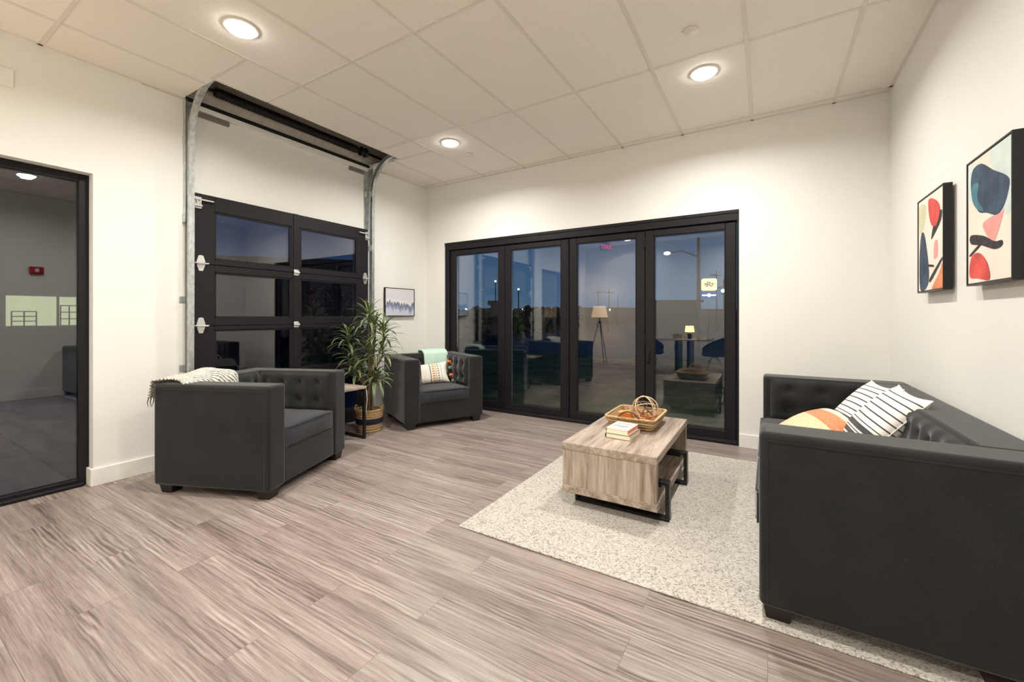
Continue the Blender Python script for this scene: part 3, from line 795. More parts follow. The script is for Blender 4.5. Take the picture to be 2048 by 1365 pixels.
def knit(u, v):
    path = [(-.935, .66), (-.93, .72), (-.915, .780), (-.88, .787), (-.84, .792), (-.77, .795), (-.71, .79), (-.675, .76), (-.655, .68), (-.64, .58)]
    q = u*(len(path)-1); i = min(len(path)-2, int(q)); f = q-i
    x = path[i][0]*(1-f)+path[i+1][0]*f; z = path[i][1]*(1-f)+path[i+1][1]*f
    y = -.455+.47*v
    hump = .032*math.exp(-((v-.68)/.26)**2)*math.sin(PI*min(1, max(0, (u-.12)/.8)))
    if u < .15: z += .10*(1-v)*0
    edge = 0
    n = noise.noise(Vector((u*4, v*5, 1)))*.012
    x += n+.22*max(0, 1-abs(u-.5)*1.6)*0
    return Vector((x-.012*(1-v)*(u < .3), y+.01*math.sin(u*12), z+hump+n+edge))
b.grid(knit, 46, 44)
kn = b.done('throw_blanket', M['knit']); kn.location = (-3.01, 1.98, 0); kn.rotation_euler = (0, 0, RA)
md = kn.modifiers.new('thick', 'SOLIDIFY'); md.thickness = .012; md.offset = 1
b = B()
random.seed(3)
for k in range(26):
    y = -.455+.47*k/25; x = -.948; z = .66
    b.tube([(x, y, z), (x-.006, y+random.uniform(-.008, .008), z-.03), (x-.002, y+random.uniform(-.014, .014), z-.065)], [.004, .003, .0015], 5)
b.done('fringe', M['knit'], kn)
tag(kn, 'cream knitted throw with grey flecks draped over the near armchair', 'throw')

# ------------------------------------------------------------------ rug
b = B()
RX0, RX1, RY0, RY1 = -1.545, .62, 1.95, 4.09
b.grid(lambda u, v: Vector((RX0+(RX1-RX0)*u, RY0+(RY1-RY0)*v, .009+.0006*noise.noise(Vector((u*60, v*60, 0))))), 60, 60)
b.grid(lambda u, v: Vector((RX0+(RX1-RX0)*u, RY0+(RY1-RY0)*v, .0006)), 1, 1, True)
for a, c, d, e in ((RX0, RY0, RX1, RY0), (RX1, RY0, RX1, RY1), (RX1, RY1, RX0, RY1), (RX0, RY1, RX0, RY0)):
    b.tube([(a, c, .005), (d, e, .005)], .0048, 8)
rg = b.done('area_rug', M['rug']); tag(rg, 'cream flecked woven area rug under the coffee table and sofa', 'rug')

# ------------------------------------------------------------------ coffee table
CT = (-.845, 3.04, .009); tz0 = .009
ct = thing('coffee_table', 'weathered grey wood coffee table with black steel loop legs on the rug', 'coffee table', CT)
hx, hy = .30, .53; tp = .411
b = B(); b.box(-hx, hx, -hy, hy, tp-.047, tp, .0025, 1); b.done('table_top', M['cwood_y'], ct)
b = B(); b.box(-hx, hx, -hy, hy, .090, .135, .0025, 1); b.done('shelf', M['cwood_y'], ct)
for s in (-1, 1):
    b = B(); b.box(-hx+.003, hx-.003, s*(hy-.003), s*(hy-.045), .135, tp-.047, .0015, 1); b.done('end_panel', M['cwood_z'], ct)
b = B(); b.box(-hx+.003, -hx+.02, -hy+.045, hy-.045, .135, tp-.047, .001, 1); b.done('side_panel', M['cwood_z'], ct)
for y in (-.42, .22):
    b = B(); w = .055
    b.box(-hx+.045, hx+.045, y, y+w, 0, .018, .002, 1)
    b.box(-hx+.045, -hx+.063, y, y+w, .018, .090, .002, 1)
    b.box(hx+.022, hx+.045, y, y+w, .018, .235, .002, 1)
    b.box(hx+.002, hx+.022, y, y+w, .215, .235, .002, 1)
    b.box(-hx+.06, hx+.002, y, y+w, .2, .235, .002, 1)
    b.done('loop_leg', M['steel'], ct)

# two books
def book(name, label, w, d, h, loc, rz, cover, edge, writing=None):
    t = thing(name, label, 'book', loc, rz, 'books stacked on the coffee table')
    b = B(); b.box(-w/2, w/2, -d/2, d/2, 0, .0028, .001, 1); b.box(-w/2, w/2, -d/2, d/2, h-.0028, h, .001, 1)
    b.grid(lambda u, v: Vector((-w/2-.006*math.sin(PI*v), -d/2+d*u, h*v)), 8, 8)
    b.grid(lambda u, v: Vector((-w/2+.002-.006*math.sin(PI*v), -d/2+d*u, h*v)), 8, 8, True)
    cv = b.done('cover', cover, t)
    if writing:
        random.seed(11); c = B()
        for r_, (yy, n, hh) in enumerate([(.055, 7, .016), (.022, 5, .014), (-.014, 8, .022), (-.052, 6, .012)]):
            xx = -.052
            for k in range(n):
                ww = .104/n
                pts = [(xx+ww*(q/5)*.8, yy+hh*(.5*math.sin(q*2.1+k*1.7+r_)), 0) for q in range(6)]
                c.tube([(p[0], p[1], h+.0005) for p in pts], .0019, 4, flat=.3); xx += ww
        c.done('cover_lettering', writing, cv)
    b = B(); b.use(pages); b.box(-w/2+.003, w/2-.003, -d/2+.003, d/2-.003, .0028, h-.0028)
    b.use(edge); b.box(w/2-.003, w/2-.0022, -d/2+.003, d/2-.003, .0028, h-.0028); b.done('page_block', None, t)
    return t
pages = simple('cream book pages', srgb(240, 228, 200), .9, 0, 300, .06, .3)
pink = simple('salmon sprayed page edge', srgb(232, 120, 100), .8, 0, 300, .06, .2)
book('book', 'lower cream hardcover book on the coffee table', .165, .225, .032, (-.845, 2.86, .4202), -1.62+PI/2, simple('grey cloth cover', srgb(120, 112, 100), .6, 0, 80, .05, .1), pages)
book('book', 'upper white book with handwritten cover and salmon side, on the lower book', .150, .205, .034, (-.850, 2.855, .4524), -1.64+PI/2, simple('white printed cover', srgb(240, 234, 220), .5, 0, 80, .03, .05), simple('salmon page edge', srgb(236, 150, 122), .85, 0, 300, .08, .2), simple('olive ink', srgb(84, 74, 50), .6, 0, 80, .1, 0))

# wicker tray basket
TB = (-.845, 3.20, .4202)
tr = thing('basket_tray', 'shallow wicker tray basket with arched dark handles on the coffee table', 'basket', TB)
b = B()
bw, bd, tw_, td, bh = .135, .165, .18, .215, .085
def rr(t_, w, d):  # rounded rectangle
    a = 2*PI*t_; n = 14
    ca, sa = math.cos(a), math.sin(a)
    return (w*math.copysign(abs(ca)**(2/n), ca), d*math.copysign(abs(sa)**(2/n), sa))
def wall(u, v, inn=0):
    w = bw+(tw_-bw)*v-inn; d = bd+(td-bd)*v-inn; x, y = rr(u, w, d)
    k = .0035*math.sin(u*2*PI*30+PI*round(v*6)) 
    return Vector((x*(1+k/.15), y*(1+k/.15), bh*v))
b.grid(lambda u, v: wall(u, v), 180, 12); b.grid(lambda u, v: wall(u, v, .007), 180, 12, True)
b.grid(lambda u, v: Vector((*[c*v for c in rr(u, bw, bd)], .003)), 60, 3)
b.tube([Vector((*rr(k/60, tw_-.002, td-.002), bh+.002)) for k in range(60)], .0085, 8, closed=True)
for zz in (.018, .038, .058): b.tube([Vector((*rr(k/60, bw+.005+.53*zz, bd+.005+.59*zz), zz)) for k in range(60)], .0065, 6, closed=True)
for k in range(36):
    x0, y0 = rr(k/36, bw, bd); x1, y1 = rr(k/36, tw_, td); b.tube([(x0, y0, 0), (x1, y1, bh)], .0055, 5)
b.done('woven_body', M['wicker'], tr)
hm = simple('dark bent willow', srgb(88, 66, 48), .6, 0, 80, .3, .3)
for s in (-1, 1):
    b = B(); b.tube([(.075*math.cos(a), s*(td-.004), bh-.012+.062*math.sin(a)) for a in [PI*k/16 for k in range(17)]], .0065, 8); b.done('handle', hm, tr)
# wood shavings in the tray
b = B(); random.seed(5)
for k in range(260):
    x, y = random.uniform(-.13, .13), random.uniform(-.17, .17); z = .02+random.uniform(0, .05); a = random.uniform(0, PI)
    r_ = random.uniform(.010, .02)
    pts = [(x+r_*math.cos(a+q*.7), y+r_*math.sin(a+q*.7), z+.006*q*random.uniform(.2, 1)) for q in range(5)]
    b.tube(pts, random.uniform(.003, .006), 4, flat=.3)
b.lathe([(.0, .045), (.06, .042), (.115, .028), (.13, .01)], n=20)
fl = b.done('wood_shavings', simple('potpourri wood curls', srgb(196, 140, 92), .85, 0, 60, .35, .4)); fl.location = TB
tag(fl, 'pale wood curls filling the wicker tray', 'filler', kind='stuff')
# amber jar
jr = thing('amber_jar', 'square amber glass jar candle in the front of the wicker tray', 'candle', (-.905, 3.12, .4472))
b = B(); b.box(-.045, .045, -.035, .035, 0, .070, .008, 3); b.done('jar', simple('amber glazed orange', srgb(214, 110, 26), .2, 0, 20, .15, 0), jr)
b = B(); b.box(-.046, .046, -.036, .036, .070, .080, .004, 2); b.done('rim', simple('amber rim', srgb(240, 170, 90), .3, 0, 20, .1, 0), jr)
# rattan hoop ball
rb = thing('rattan_orb', 'open orb of pale cane hoops leaning in the back of the wicker tray', 'ornament', (-.80, 3.28, .4472))
cm = simple('pale cane', srgb(214, 190, 156), .6, 0, 80, .12, .2); dk = simple('dark cane', srgb(96, 76, 62), .6, 0, 80, .2, .2)
for k, (a, t_, R1, mm) in enumerate([(0.2, .2, .092, cm), (.9, -.35, .088, cm), (1.7, .5, .085, dk), (2.5, -.1, .09, cm), (.5, 1.0, .085, cm), (2.0, -.8, .08, dk)]):
    Mx = Matrix.Rotation(a, 3, 'Z') @ Matrix.Rotation(PI/2+t_, 3, 'X')
    b = B(); b.tube([Vector((0, 0, .088))+Mx @ Vector((R1*math.cos(q), R1*math.sin(q), 0)) for q in [2*PI*i/40 for i in range(40)]], .0042, 6, closed=True); b.done('hoop', mm, rb)

# ------------------------------------------------------------------ side table
st = thing('side_table', 'small grey wood side table with black steel frame between the armchairs', 'side table', (-3.71, 2.66, 0))
b = B(); b.box(-.24, .24, -.215, .215, .505, .53, .003, 1); b.done('table_top', M['cwood_x'], st)
for s in (-1, 1):
    b = B(); y = s*.198; t_ = .012
    b.box(-.235, -.21, y-t_, y+t_, 0, .505); b.box(.21, .235, y-t_, y+t_, 0, .505); b.box(-.21, .21, y-t_, y+t_, 0, .025); b.box(-.21, .21, y-t_, y+t_, .48, .505)
    b.done('side_frame', M['steel'], st)
b = B(); b.tube([(-3.60, 2.93, .50), (-3.55, 2.94, .47), (-3.53, 2.93, .38), (-3.54, 2.92, .22), (-3.60, 2.93, .08), (-3.7, 3.0, .006)], .004, 8)
tag(b.done('power_cord', M['trim']), 'thin white power cord hanging behind the side table', 'cord')

# ------------------------------------------------------------------ potted dracaena
PB = (-3.70, 3.10, 0)
pl = thing('potted_plant', 'tall dracaena with arching striped leaves in a straw basket beside the side table', 'plant', PB)
b = B(); prof = [(.105, 0), (.118, .02), (.125, .06), (.133, .12), (.138, .20), (.140, .235), (.132, .24), (.128, .2), (.12, .1), (.1, .02)]
b.lathe(prof, n=40)
for k in range(9): b.tube([((.1165+.0027*k)*math.cos(2*PI*i/40), (.1165+.0027*k)*math.sin(2*PI*i/40), .012+.027*k) for i in range(40)], .0115, 6, closed=True)
bk = b.done('basket', M['wicker'], pl)
b = B(); b.lathe([(.1355, .085), (.1405, .09), (.145, .14), (.141, .147)], n=40); b.done('navy_band', simple('navy dyed straw', srgb(28, 30, 52), .8, 0, 90, .3, .6), bk)
for s in (-1, 1):
    b = B(); b.tube([(s*(.142+.004*math.sin(a)), .04*math.cos(a), .225+.045*math.sin(a)) for a in [PI*i/12 for i in range(13)]], .008, 8); o = b.done('handle', M['wicker'], bk); o.rotation_euler = (0, 0, .55)
b = B(); b.lathe([(0, .2), (.125, .195)], n=24); b.done('soil', simple('dark moss', (.03, .025, .015, 1), 1, 0, 60, .4, .6), pl)
def leaf_mat():
    t = NT('striped dracaena leaf'); p = t.principled(.42, 0, .5); tc = t.n('ShaderNodeTexCoord'); sep = t.n('ShaderNodeSeparateXYZ'); t.l(tc.outputs['UV'], sep.inputs[0])
    v = t.coords(); n = t.noise(v, 14, 3)
    green = t.ramp(n, [(.35, srgb(52, 76, 38)), (.65, srgb(98, 122, 66))])
    c = t.ramp(sep.outputs[0], [(0, (1, 1, 1, 1)), (.22, (0, 0, 0, 1)), (.78, (0, 0, 0, 1)), (.84, (1, 1, 1, 1))])
    t.l(t.mix(t.math('MULTIPLY', c, .75), green, srgb(188, 196, 150)), p.inputs['Base Color']); return t.m
M['leaf'] = leaf_mat(); stem_m = simple('brown cane stem', srgb(118, 96, 70), .8, 0, 60, .25, .5)
def leaf(b, o, az, el, L, w, droop):
    o = Vector(o); hd = Vector((math.cos(az), math.sin(az), 0)); side = Vector((-math.sin(az), math.cos(az), 0)); n = 9
    p = o.copy(); ang = el; prev = None; pts = []
    for i in range(n+1):
        pts.append((p.copy(), ang)); p = p+(hd*math.cos(ang)+Vector((0, 0, 1))*math.sin(ang))*L/n; ang -= droop/n*(1+i*.12)
    rows = []
    for i, (p, a) in enumerate(pts):
        f = i/n; ww = w/2*(.45+.55*math.sin(min(1, f*2.2)*PI/2))*(1-f**3.2)+.0006; up = Vector((-hd.x*math.sin(a), -hd.y*math.sin(a), math.cos(a)))
        rows.append([b.bm.verts.new(p-side*ww+up*ww*.35), b.bm.verts.new(p), b.bm.verts.new(p+side*ww+up*ww*.35)])
    for i in range(n):
        for k in range(2):
            b._f([rows[i][k], rows[i][k+1], rows[i+1][k+1], rows[i+1][k]], [(k/2, i/n), ((k+1)/2, i/n), ((k+1)/2, (i+1)/n), (k/2, (i+1)/n)], True)
random.seed(21)
heads = [((.02, -.02, 1.20), 34, .30, 1), ((-.17, -.13, .98), 30, .29, .8), ((.155, .06, 1.03), 32, .28, .9), ((.07, .02, 1.10), 22, .25, .9), ((.03, 0, .82), 30, .30, .8), ((.14, .06, .84), 26, .27, .8), ((.09, .02, .56), 40, .27, .65), ((-.10, -.10, .64), 26, .28, .7), ((-.16, -.09, .78), 20, .27, .8)]
roots = [(0, 0), (-.03, -.02), (.03, .01), (0.01, .03)]
for i, (hp, n, L, el) in enumerate(heads):
    r0 = roots[i % 4]; h_ = Vector(hp)
    b = B(); mid = Vector((r0[0]+.25*(hp[0]-r0[0]), r0[1]+.25*(hp[1]-r0[1]), .2+(hp[2]-.2)*.55))
    b.tube([(r0[0], r0[1], .19), mid, h_-Vector((0, 0, .03)), h_+Vector((0, 0, .05))], [.012, .010, .009, .006], 7); b.done('stem', stem_m, pl)
    b = B()
    for k in range(n):
        f = k/n; az = k*2.399+i; e_ = .15+f*1.25*el+random.uniform(-.12, .12)
        if i in (0, 3): e_ = .0+f*1.45
        leaf(b, h_+Vector((0, 0, -.06+.13*f)), az, e_, L*random.uniform(.8, 1.1)*(1-.25*f), random.uniform(.024, .034), 1.05+random.uniform(-.25, .45)-f*.35)
    b.done('leaf_cluster', M['leaf'], pl)

# ------------------------------------------------------------------ pictures
def paint(name, c, var=.12, s=9):
    return simple(name, c, .75, 0, s, var, .15, .3)
def picture(name, label, loc, w, h, dep, side, build, cat='picture', group=None):
    """side 'R' hangs on right wall facing -x, 'L' on left wall facing +x"""
    rz = -PI/2 if side == 'R' else PI/2
    t = thing(name, label, cat, loc, rz, group)
    b = B(); fr = .008; D_ = dep   # local: x right (seen from the front), -y to viewer, z up
    for q in ((-w/2, -w/2+fr, -h/2, h/2), (w/2-fr, w/2, -h/2, h/2), (-w/2+fr, w/2-fr, -h/2, -h/2+fr), (-w/2+fr, w/2-fr, h/2-fr, h/2)):
        b.box(q[0], q[1], -D_, -.012, q[2], q[3], .001, 1)
    b.done('frame', M['steel'], t)
    b = B(); build(b, w/2-fr-.003, h/2-fr-.003, -D_+.004); b.done('canvas', None, t, normals=False)
    return t
def blob(b, m, pts, y, k, sx, sz):
    """filled patch of paint, pts in -1..1 canvas units"""
    b.use(m); n = len(pts); P = []
    for i in range(n):   # catmull-rom smoothing
        p0, p1, p2, p3 = pts[i-1], pts[i], pts[(i+1) % n], pts[(i+2) % n]
        for q in range(4):
            t_ = q/4
            P.append(tuple(.5*(2*p1[j]+(p2[j]-p0[j])*t_+(2*p0[j]-5*p1[j]+4*p2[j]-p3[j])*t_*t_+(3*p1[j]-p0[j]-3*p2[j]+p3[j])*t_**3) for j in (0, 1)))
    P = [(max(-1, min(1, a)), max(-1, min(1, c))) for a, c in P]
    f = b._f([b.bm.verts.new((x*sx, y-.0004*k, z*sz)) for x, z in P])
    if f:
        f.normal_update()
        if f.normal.y > 0: f.normal_flip()
blush = paint('blush canvas', srgb(240, 222, 208), .05, 5); navy = paint('petrol blue paint', srgb(58, 74, 92), .35, 14); teal = paint('teal paint', srgb(74, 120, 134), .3, 14)
coral = paint('coral paint', srgb(214, 84, 78), .25, 14); pinkp = paint('faded pink paint', srgb(232, 160, 150), .12, 14); blackp = paint('charcoal brush paint', srgb(58, 54, 56), .4, 30)
pale = paint('pale teal wash', srgb(206, 216, 210), .08, 10); ochre = paint('ochre orange paint', srgb(216, 136, 96), .2, 14); grn = paint('faded sage paint', srgb(204, 200, 166), .1, 10)
def base(b, m, hw, hh, y):
    b.use(m); b.box(-hw, hw, y, y+.012, -hh, hh)
def art_big(b, hw, hh, y):
    base(b, blush, hw, hh, y)
    # x -1 = left as seen by the viewer
    blob(b, pale, [(.2, 1), (1, 1), (1, .1), (.7, -.05), (.6, .4), (.1, .8)], y, 1, hw, hh)
    blob(b, pale, [(-1, .9), (-.7, 1), (-.75, .5), (-1, .35)], y, 1, hw, hh)
    blob(b, navy, [(-.72, .72), (-.3, .80), (.25, .70), (.8, .48), (.92, .30), (.72, 0), (.4, -.14), (-.05, -.18), (-.45, -.12), (-.78, .2), (-.85, .5)], y, 2, hw, hh)
    blob(b, teal, [(-.80, .35), (-.45, .42), (-.5, .1), (-.2, -.1), (-.5, -.1), (-.76, .12)], y, 3, hw, hh)
    blob(b, pinkp, [(.65, -.08), (.78, -.1), (.3, -.56), (.05, -.58), (-.2, -.34), (0, -.22)], y, 2, hw, hh)
    blob(b, blackp, [(-.84, -.50), (-.2, -.50), (.3, -.56), (.66, -.60), (.66, -.70), (.3, -.76), (-.3, -.68), (-.84, -.62)], y, 3, hw, hh)
    blob(b, blackp, [(-.45, -.66), (-.35, -.68), (-.82, -.86), (-.88, -.84)], y, 4, hw, hh)
    blob(b, coral, [(-.85, -.80), (-.6, -.82), (-.3, -.86), (0, -.94), (.12, -1), (-.5, -1), (-.86, -1)], y, 5, hw, hh)
def art_big2(b, hw, hh, y):
    base(b, blush, hw, hh, y)
    blob(b, pale, [(.2, 1), (1, 1), (1, .0), (.7, -.05), (.6, .4), (.1, .8)], y, 1, hw, hh)
    blob(b, pale, [(-1, .9), (-.7, 1), (-.75, .5), (-1, .35)], y, 1, hw, hh)
    blob(b, navy, [(-.72, .88), (-.3, .88), (.25, .66), (.8, .46), (.92, .32), (.72, .06), (.4, -.04), (-.05, .06), (-.45, .14), (-.78, .42), (-.85, .7)], y, 2, hw, hh)
    blob(b, teal, [(-.80, .6), (-.45, .6), (-.5, .36), (-.2, .12), (-.5, .18), (-.76, .36)], y, 3, hw, hh)
    blob(b, pinkp, [(.55, -.03), (.70, -.02), (.3, -.42), (.1, -.38), (-.25, -.12), (0, -.04)], y, 2, hw, hh)
    blob(b, blackp, [(-.84, -.20), (-.2, -.28), (.3, -.42), (.62, -.44), (.62, -.52), (.3, -.54), (-.3, -.42), (-.84, -.34)], y, 3, hw, hh)
    blob(b, blackp, [(-.45, -.40), (-.35, -.42), (-.82, -.54), (-.9, -.52)], y, 4, hw, hh)
    blob(b, coral, [(-.84, -.60), (-.6, -.52), (-.3, -.56), (0, -.74), (.08, -.98), (-.5, -.93), (-.9, -.88)], y, 5, hw, hh)
def art_small2(b, hw, hh, y):
    base(b, blush, hw, hh, y)
    blob(b, grn, [(-.95, .9), (-.3, .8), (-.5, .4), (-.9, .3)], y, 1, hw, hh)
    blob(b, blackp, [(.5, .5), (.9, .55), (.85, .35), (.3, .10), (.1, .06), (.25, .3)], y, 2, hw, hh)
    blob(b, coral, [(-.1, .92), (.4, .84), (.75, .66), (.75, .5), (.5, .30), (.15, .34), (-.08, .6)], y, 3, hw, hh)
    blob(b, navy, [(-.78, .22), (-.55, .28), (-.35, .05), (-.12, -.45), (-.1, -.8), (-.4, -.98), (-.85, -.95), (-.92, -.3)], y, 2, hw, hh)
    blob(b, pinkp, [(.35, -.04), (.6, -.04), (.6, -.34), (.3, -.36)], y, 1, hw, hh)
    blob(b, blackp, [(.86, -.42), (.96, -.44), (.1, -.82), (0, -.76)], y, 4, hw, hh)
    blob(b, blackp, [(-.1, -.46), (.3, -.50), (.3, -.54), (-.1, -.5)], y, 4, hw, hh)
    blob(b, ochre, [(.96, -.52), (.96, -1), (.2, -1), (.25, -.92), (.7, -.7)], y, 3, hw, hh)
picture('picture', 'abstract print with large petrol blue shape, hung above the sofa', (XR, 2.59, 1.665), .435, .575, .05, 'R', art_big2, group='abstract prints on the right wall')
picture('picture', 'narrow abstract print with coral top and navy stroke, nearer the back wall', (XR, 3.34, 1.665), .45, .57, .05, 'R', art_small2, group='abstract prints on the right wall')
def drip_mat():
    t = NT('blue grey dripping paint'); p = t.principled(.6, 0, .3); tc = t.n('ShaderNodeTexCoord'); sep = t.n('ShaderNodeSeparateXYZ'); t.l(tc.outputs['Object'], sep.inputs[0])
    mp = t.n('ShaderNodeMapping'); mp.inputs['Scale'].default_value = (30, 1, 3); t.l(tc.outputs['Object'], mp.inputs[0]); n = t.noise(mp.outputs[0], 1, 4, .6)
    mp2 = t.n('ShaderNodeMapping'); mp2.inputs['Scale'].default_value = (7, 1, .01); t.l(tc.outputs['Object'], mp2.inputs[0]); n2 = t.noise(mp2.outputs[0], 1.3, 4, .75)
    z = t.math('MULTIPLY', sep.outputs[2], 4.5)
    edge = t.math('ADD', z, t.math('MULTIPLY_ADD', n2, 1.2, -.35))
    a = t.math('ADD', edge, t.math('MULTIPLY_ADD', n, .9, -.2))
    t.l(t.ramp(a, [(0.0, srgb(196, 200, 214)), (.12, srgb(150, 158, 180)), (.30, srgb(120, 130, 156)), (.40, srgb(96, 106, 126)), (.50, srgb(232, 230, 232)), (.7, srgb(214, 210, 214))]), p.inputs['Base Color']); return t.m
dm = drip_mat()
def art_drip(b, hw, hh, y): base(b, dm, hw, hh, y)
picture('picture', 'small framed canvas of blue grey drips above the corner armchair', (XL, 3.995, 1.422), .52, .372, .04, 'L', art_drip)

# ------------------------------------------------------------------ the rear of the room (seen only as reflections)
warm = (1, .78, .5, 1)
def shade_mat(name, col, em, ec):
    t = NT(name); p = t.principled(.9, 0, .1); v = t.coords(); n = t.noise(v, 300, 2)
    t.l(t.ramp(n, [(.3, [c*.95 for c in col[:3]]+[1]), (.7, col)]), p.inputs['Base Color']); p.inputs['Emission Color'].default_value = ec; p.inputs['Emission Strength'].default_value = em; return t.m
fl_ = thing('floor_lamp', 'black tripod floor lamp with cream shade by the rear wall', 'lamp', (-3.62, -1.02, 0))
b = B(); b.lathe([(.150, 1.49), (.205, 1.21)], n=40); b.lathe([(.202, 1.21), (.147, 1.49)], n=40)
b.done('lamp_shade', shade_mat('lit cream linen shade', (.8, .62, .45, 1), 2.6, (1, .70, .46, 1)), fl_)
for k in range(3):
    a = 2*PI*k/3+.55; b = B(); b.tube([(.02*math.cos(a), .02*math.sin(a), 1.10), (.30*math.cos(a), .30*math.sin(a), .012)], [.013, .009], 8); b.done('leg', M['steel'], fl_)
b = B(); b.lathe([(.0, 1.06), (.035, 1.07), (.04, 1.11), (.012, 1.13), (.009, 1.30), (.02, 1.31), (.02, 1.36), (0, 1.37)], n=16); b.done('stem', M['steel'], fl_)
ld = bpy.data.lights.new('floor_lamp_bulb', 'POINT'); ld.energy = 34; ld.color = (1, .74, .48); ld.shadow_soft_size = .04
lo = bpy.data.objects.new('floor_lamp_bulb', ld); COL.objects.link(lo); lo.parent = fl_; lo.location = (0, 0, 1.40)

TX, TY = -1.55, -.62
dt = thing('dining_table', 'grey wood dining table with black pedestal by the rear wall', 'table', (TX, TY, 0))
b = B(); b.box(-.55, .55, -.42, .42, .72, .75, .004, 1); b.done('table_top', M['cwood_x'], dt)
for s in (-1, 1):
    b = B(); b.box(s*.12-.03, s*.12+.03, -.3, .3, .03, .72, .004, 1); b.box(s*.12-.05, s*.12+.05, -.36, .36, 0, .03, .004, 1); b.done('pedestal', M['steel'], dt)
tl = thing('table_lamp', 'small black based table lamp with glowing yellow shade on the dining table', 'lamp', (TX+.12, TY+.12, .75))
b = B(); b.lathe([(0, 0), (.045, 0), (.04, .12), (.015, .135), (.012, .16), (0, .16)], n=24); b.done('base', M['steel'], tl)
b = B(); b.lathe([(.08, .28), (.095, .15)], n=32); b.lathe([(.094, .15), (.079, .28)], n=32); b.done('lamp_shade', shade_mat('lit yellow shade', (.9, .75, .4, 1), 9, (1, .84, .42, 1)), tl)
ld = bpy.data.lights.new('table_lamp_bulb', 'POINT'); ld.energy = 16; ld.color = (1, .80, .46); ld.shadow_soft_size = .03
lo = bpy.data.objects.new('table_lamp_bulb', ld); COL.objects.link(lo); lo.parent = tl; lo.location = (0, 0, .22)
# planter box on the table
pb = thing('planter_box', 'small grey planter box of greenery beside the table lamp', 'planter', (TX-.12, TY+.10, .75))
b = B(); b.box(-.10, .10, -.05, .05, 0, .08, .004, 1); b.done('box', M['cwood_x'], pb)
b = B(); random.seed(8)
for k in range(40): leaf(b, (random.uniform(-.08, .08), random.uniform(-.03, .03), .07), random.uniform(0, 6.28), random.uniform(.5, 1.4), random.uniform(.05, .09), .014, .8)
b.done('greenery', M['leaf'], pb)
# bucket dining chairs
def bucket(label, loc, rz):
    t = thing('dining_chair', label, 'chair', loc, rz, 'dark bucket dining chairs')
    b = B()
    def sh(u, v):
        a = -PI*.78+2*PI*.78*u; r_ = .25+.03*v; back = (1-abs(2*u-1)**2.2)
        return Vector((-r_*math.cos(a)*1.0, r_*math.sin(a), .43+v*(.14+.24*back)))
    b.grid(sh, 40, 10); b.grid(lambda u, v: Vector((.93*sh(u, v).x, .93*sh(u, v).y, sh(u, v).z)), 40, 10, True)
    b.done('backrest', M['char'], t)
    b = B(); b.lathe([(0, .40), (.22, .40), (.25, .43), (.24, .48), (.18, .50), (0, .505)], n=32); b.done('seat', M['char'], t)
    for s in (-1, 1):
        b = B(); b.tube([(-.2, s*.2, .008), (-.05, s*.05, .37), (.05, s*.05, .37), (.2, s*.2, .008)], .009, 8); b.done('leg', M['zinc'], t)
    return t
bucket('dark bucket dining chair at the floor lamp end of the dining table', (TX-.66, TY+.12, 0), 0)
bucket('dark bucket dining chair at the dining table end farther from the floor lamp', (TX+.60, TY+.10, 0), PI)

def text_mesh(txt, size, depth, mat, name, parent, loc, rot, align='CENTER'):
    cu = bpy.data.curves.new(name, 'FONT'); cu.body = txt; cu.size = size; cu.extrude = depth; cu.align_x = align; cu.align_y = 'CENTER'
    tmp = bpy.data.objects.new('tmp', cu); COL.objects.link(tmp); dg = bpy.context.evaluated_depsgraph_get(); me = bpy.data.meshes.new_from_object(tmp.evaluated_get(dg))
    bpy.data.objects.remove(tmp); o = bpy.data.objects.new(name, me); COL.objects.link(o); me.materials.clear(); me.materials.append(mat)
    o.parent = parent; o.location = loc; o.rotation_euler = rot; return o
ex = thing('exit_sign', 'white ceiling mounted sign reading EXIT in red near the rear wall', 'sign', (-3.45, -.95, HC-.001), -.95)
b = B(); b.box(-.15, .15, -.02, .02, -.20, -.015, .006, 2); b.box(-.06, .06, -.04, .04, -.015, 0, .004, 1); b.done('housing', simple('sign white', (.28, .22, .24, 1), .5, 0, 40, .03, 0), ex)
text_mesh('EXIT', .15, .003, emit('red led letters', (1, .04, .08, 1), 5), 'lettering', ex, (0, .024, -.11), (PI/2, 0, PI))
al = thing('fire_alarm', 'red wall mounted fire alarm strobe on the right wall behind the sofa end', 'alarm', (XR, 1.70, 1.93))
b = B(); b.box(-.045, 0, -.075, .075, -.055, .055, .01, 3); b.done('housing', simple('signal red plastic', srgb(170, 30, 30), .4, 0, 30, .05, 0), al)
b = B(); b.box(-.06, -.045, -.02, .02, -.025, .025, .006, 2); b.done('strobe_lens', M['trim'], al)

# ------------------------------------------------------------------ outdoors
b = B(); b.box(-12, 30, YB+WT+.02, 13.5, -.32, -.06); 
g = b.done('lawn', M['grass']); struct(g)
b = B(); b.box(-260, 260, -120, 300, -.40, -.33); struct(b.done('ground', M['asphalt']))
b = B(); b.box(-9.5, XL-WT-.001, -6, 4.4, -.33, -.02); struct(b.done('walkway', M['concrete']))
b = B()
for y in (-4.2, -2.9, -1.6, -.3, 1.0, 2.3): b.box(-9.5, XL-WT, y-.006, y+.006, -.0195, -.0185)
for x in (-5.8, -7.2): b.box(x-.006, x+.006, -6, 4.4, -.0195, -.0185)
struct(b.done('trim_4', M['gasket']))
# outer soil between walkway and lawn
b = B(); b.box(-12, XL-WT-.01, 4.41, YB+WT+.01, -.33, -.07); struct(b.done('kerb_strip', M['concrete']))
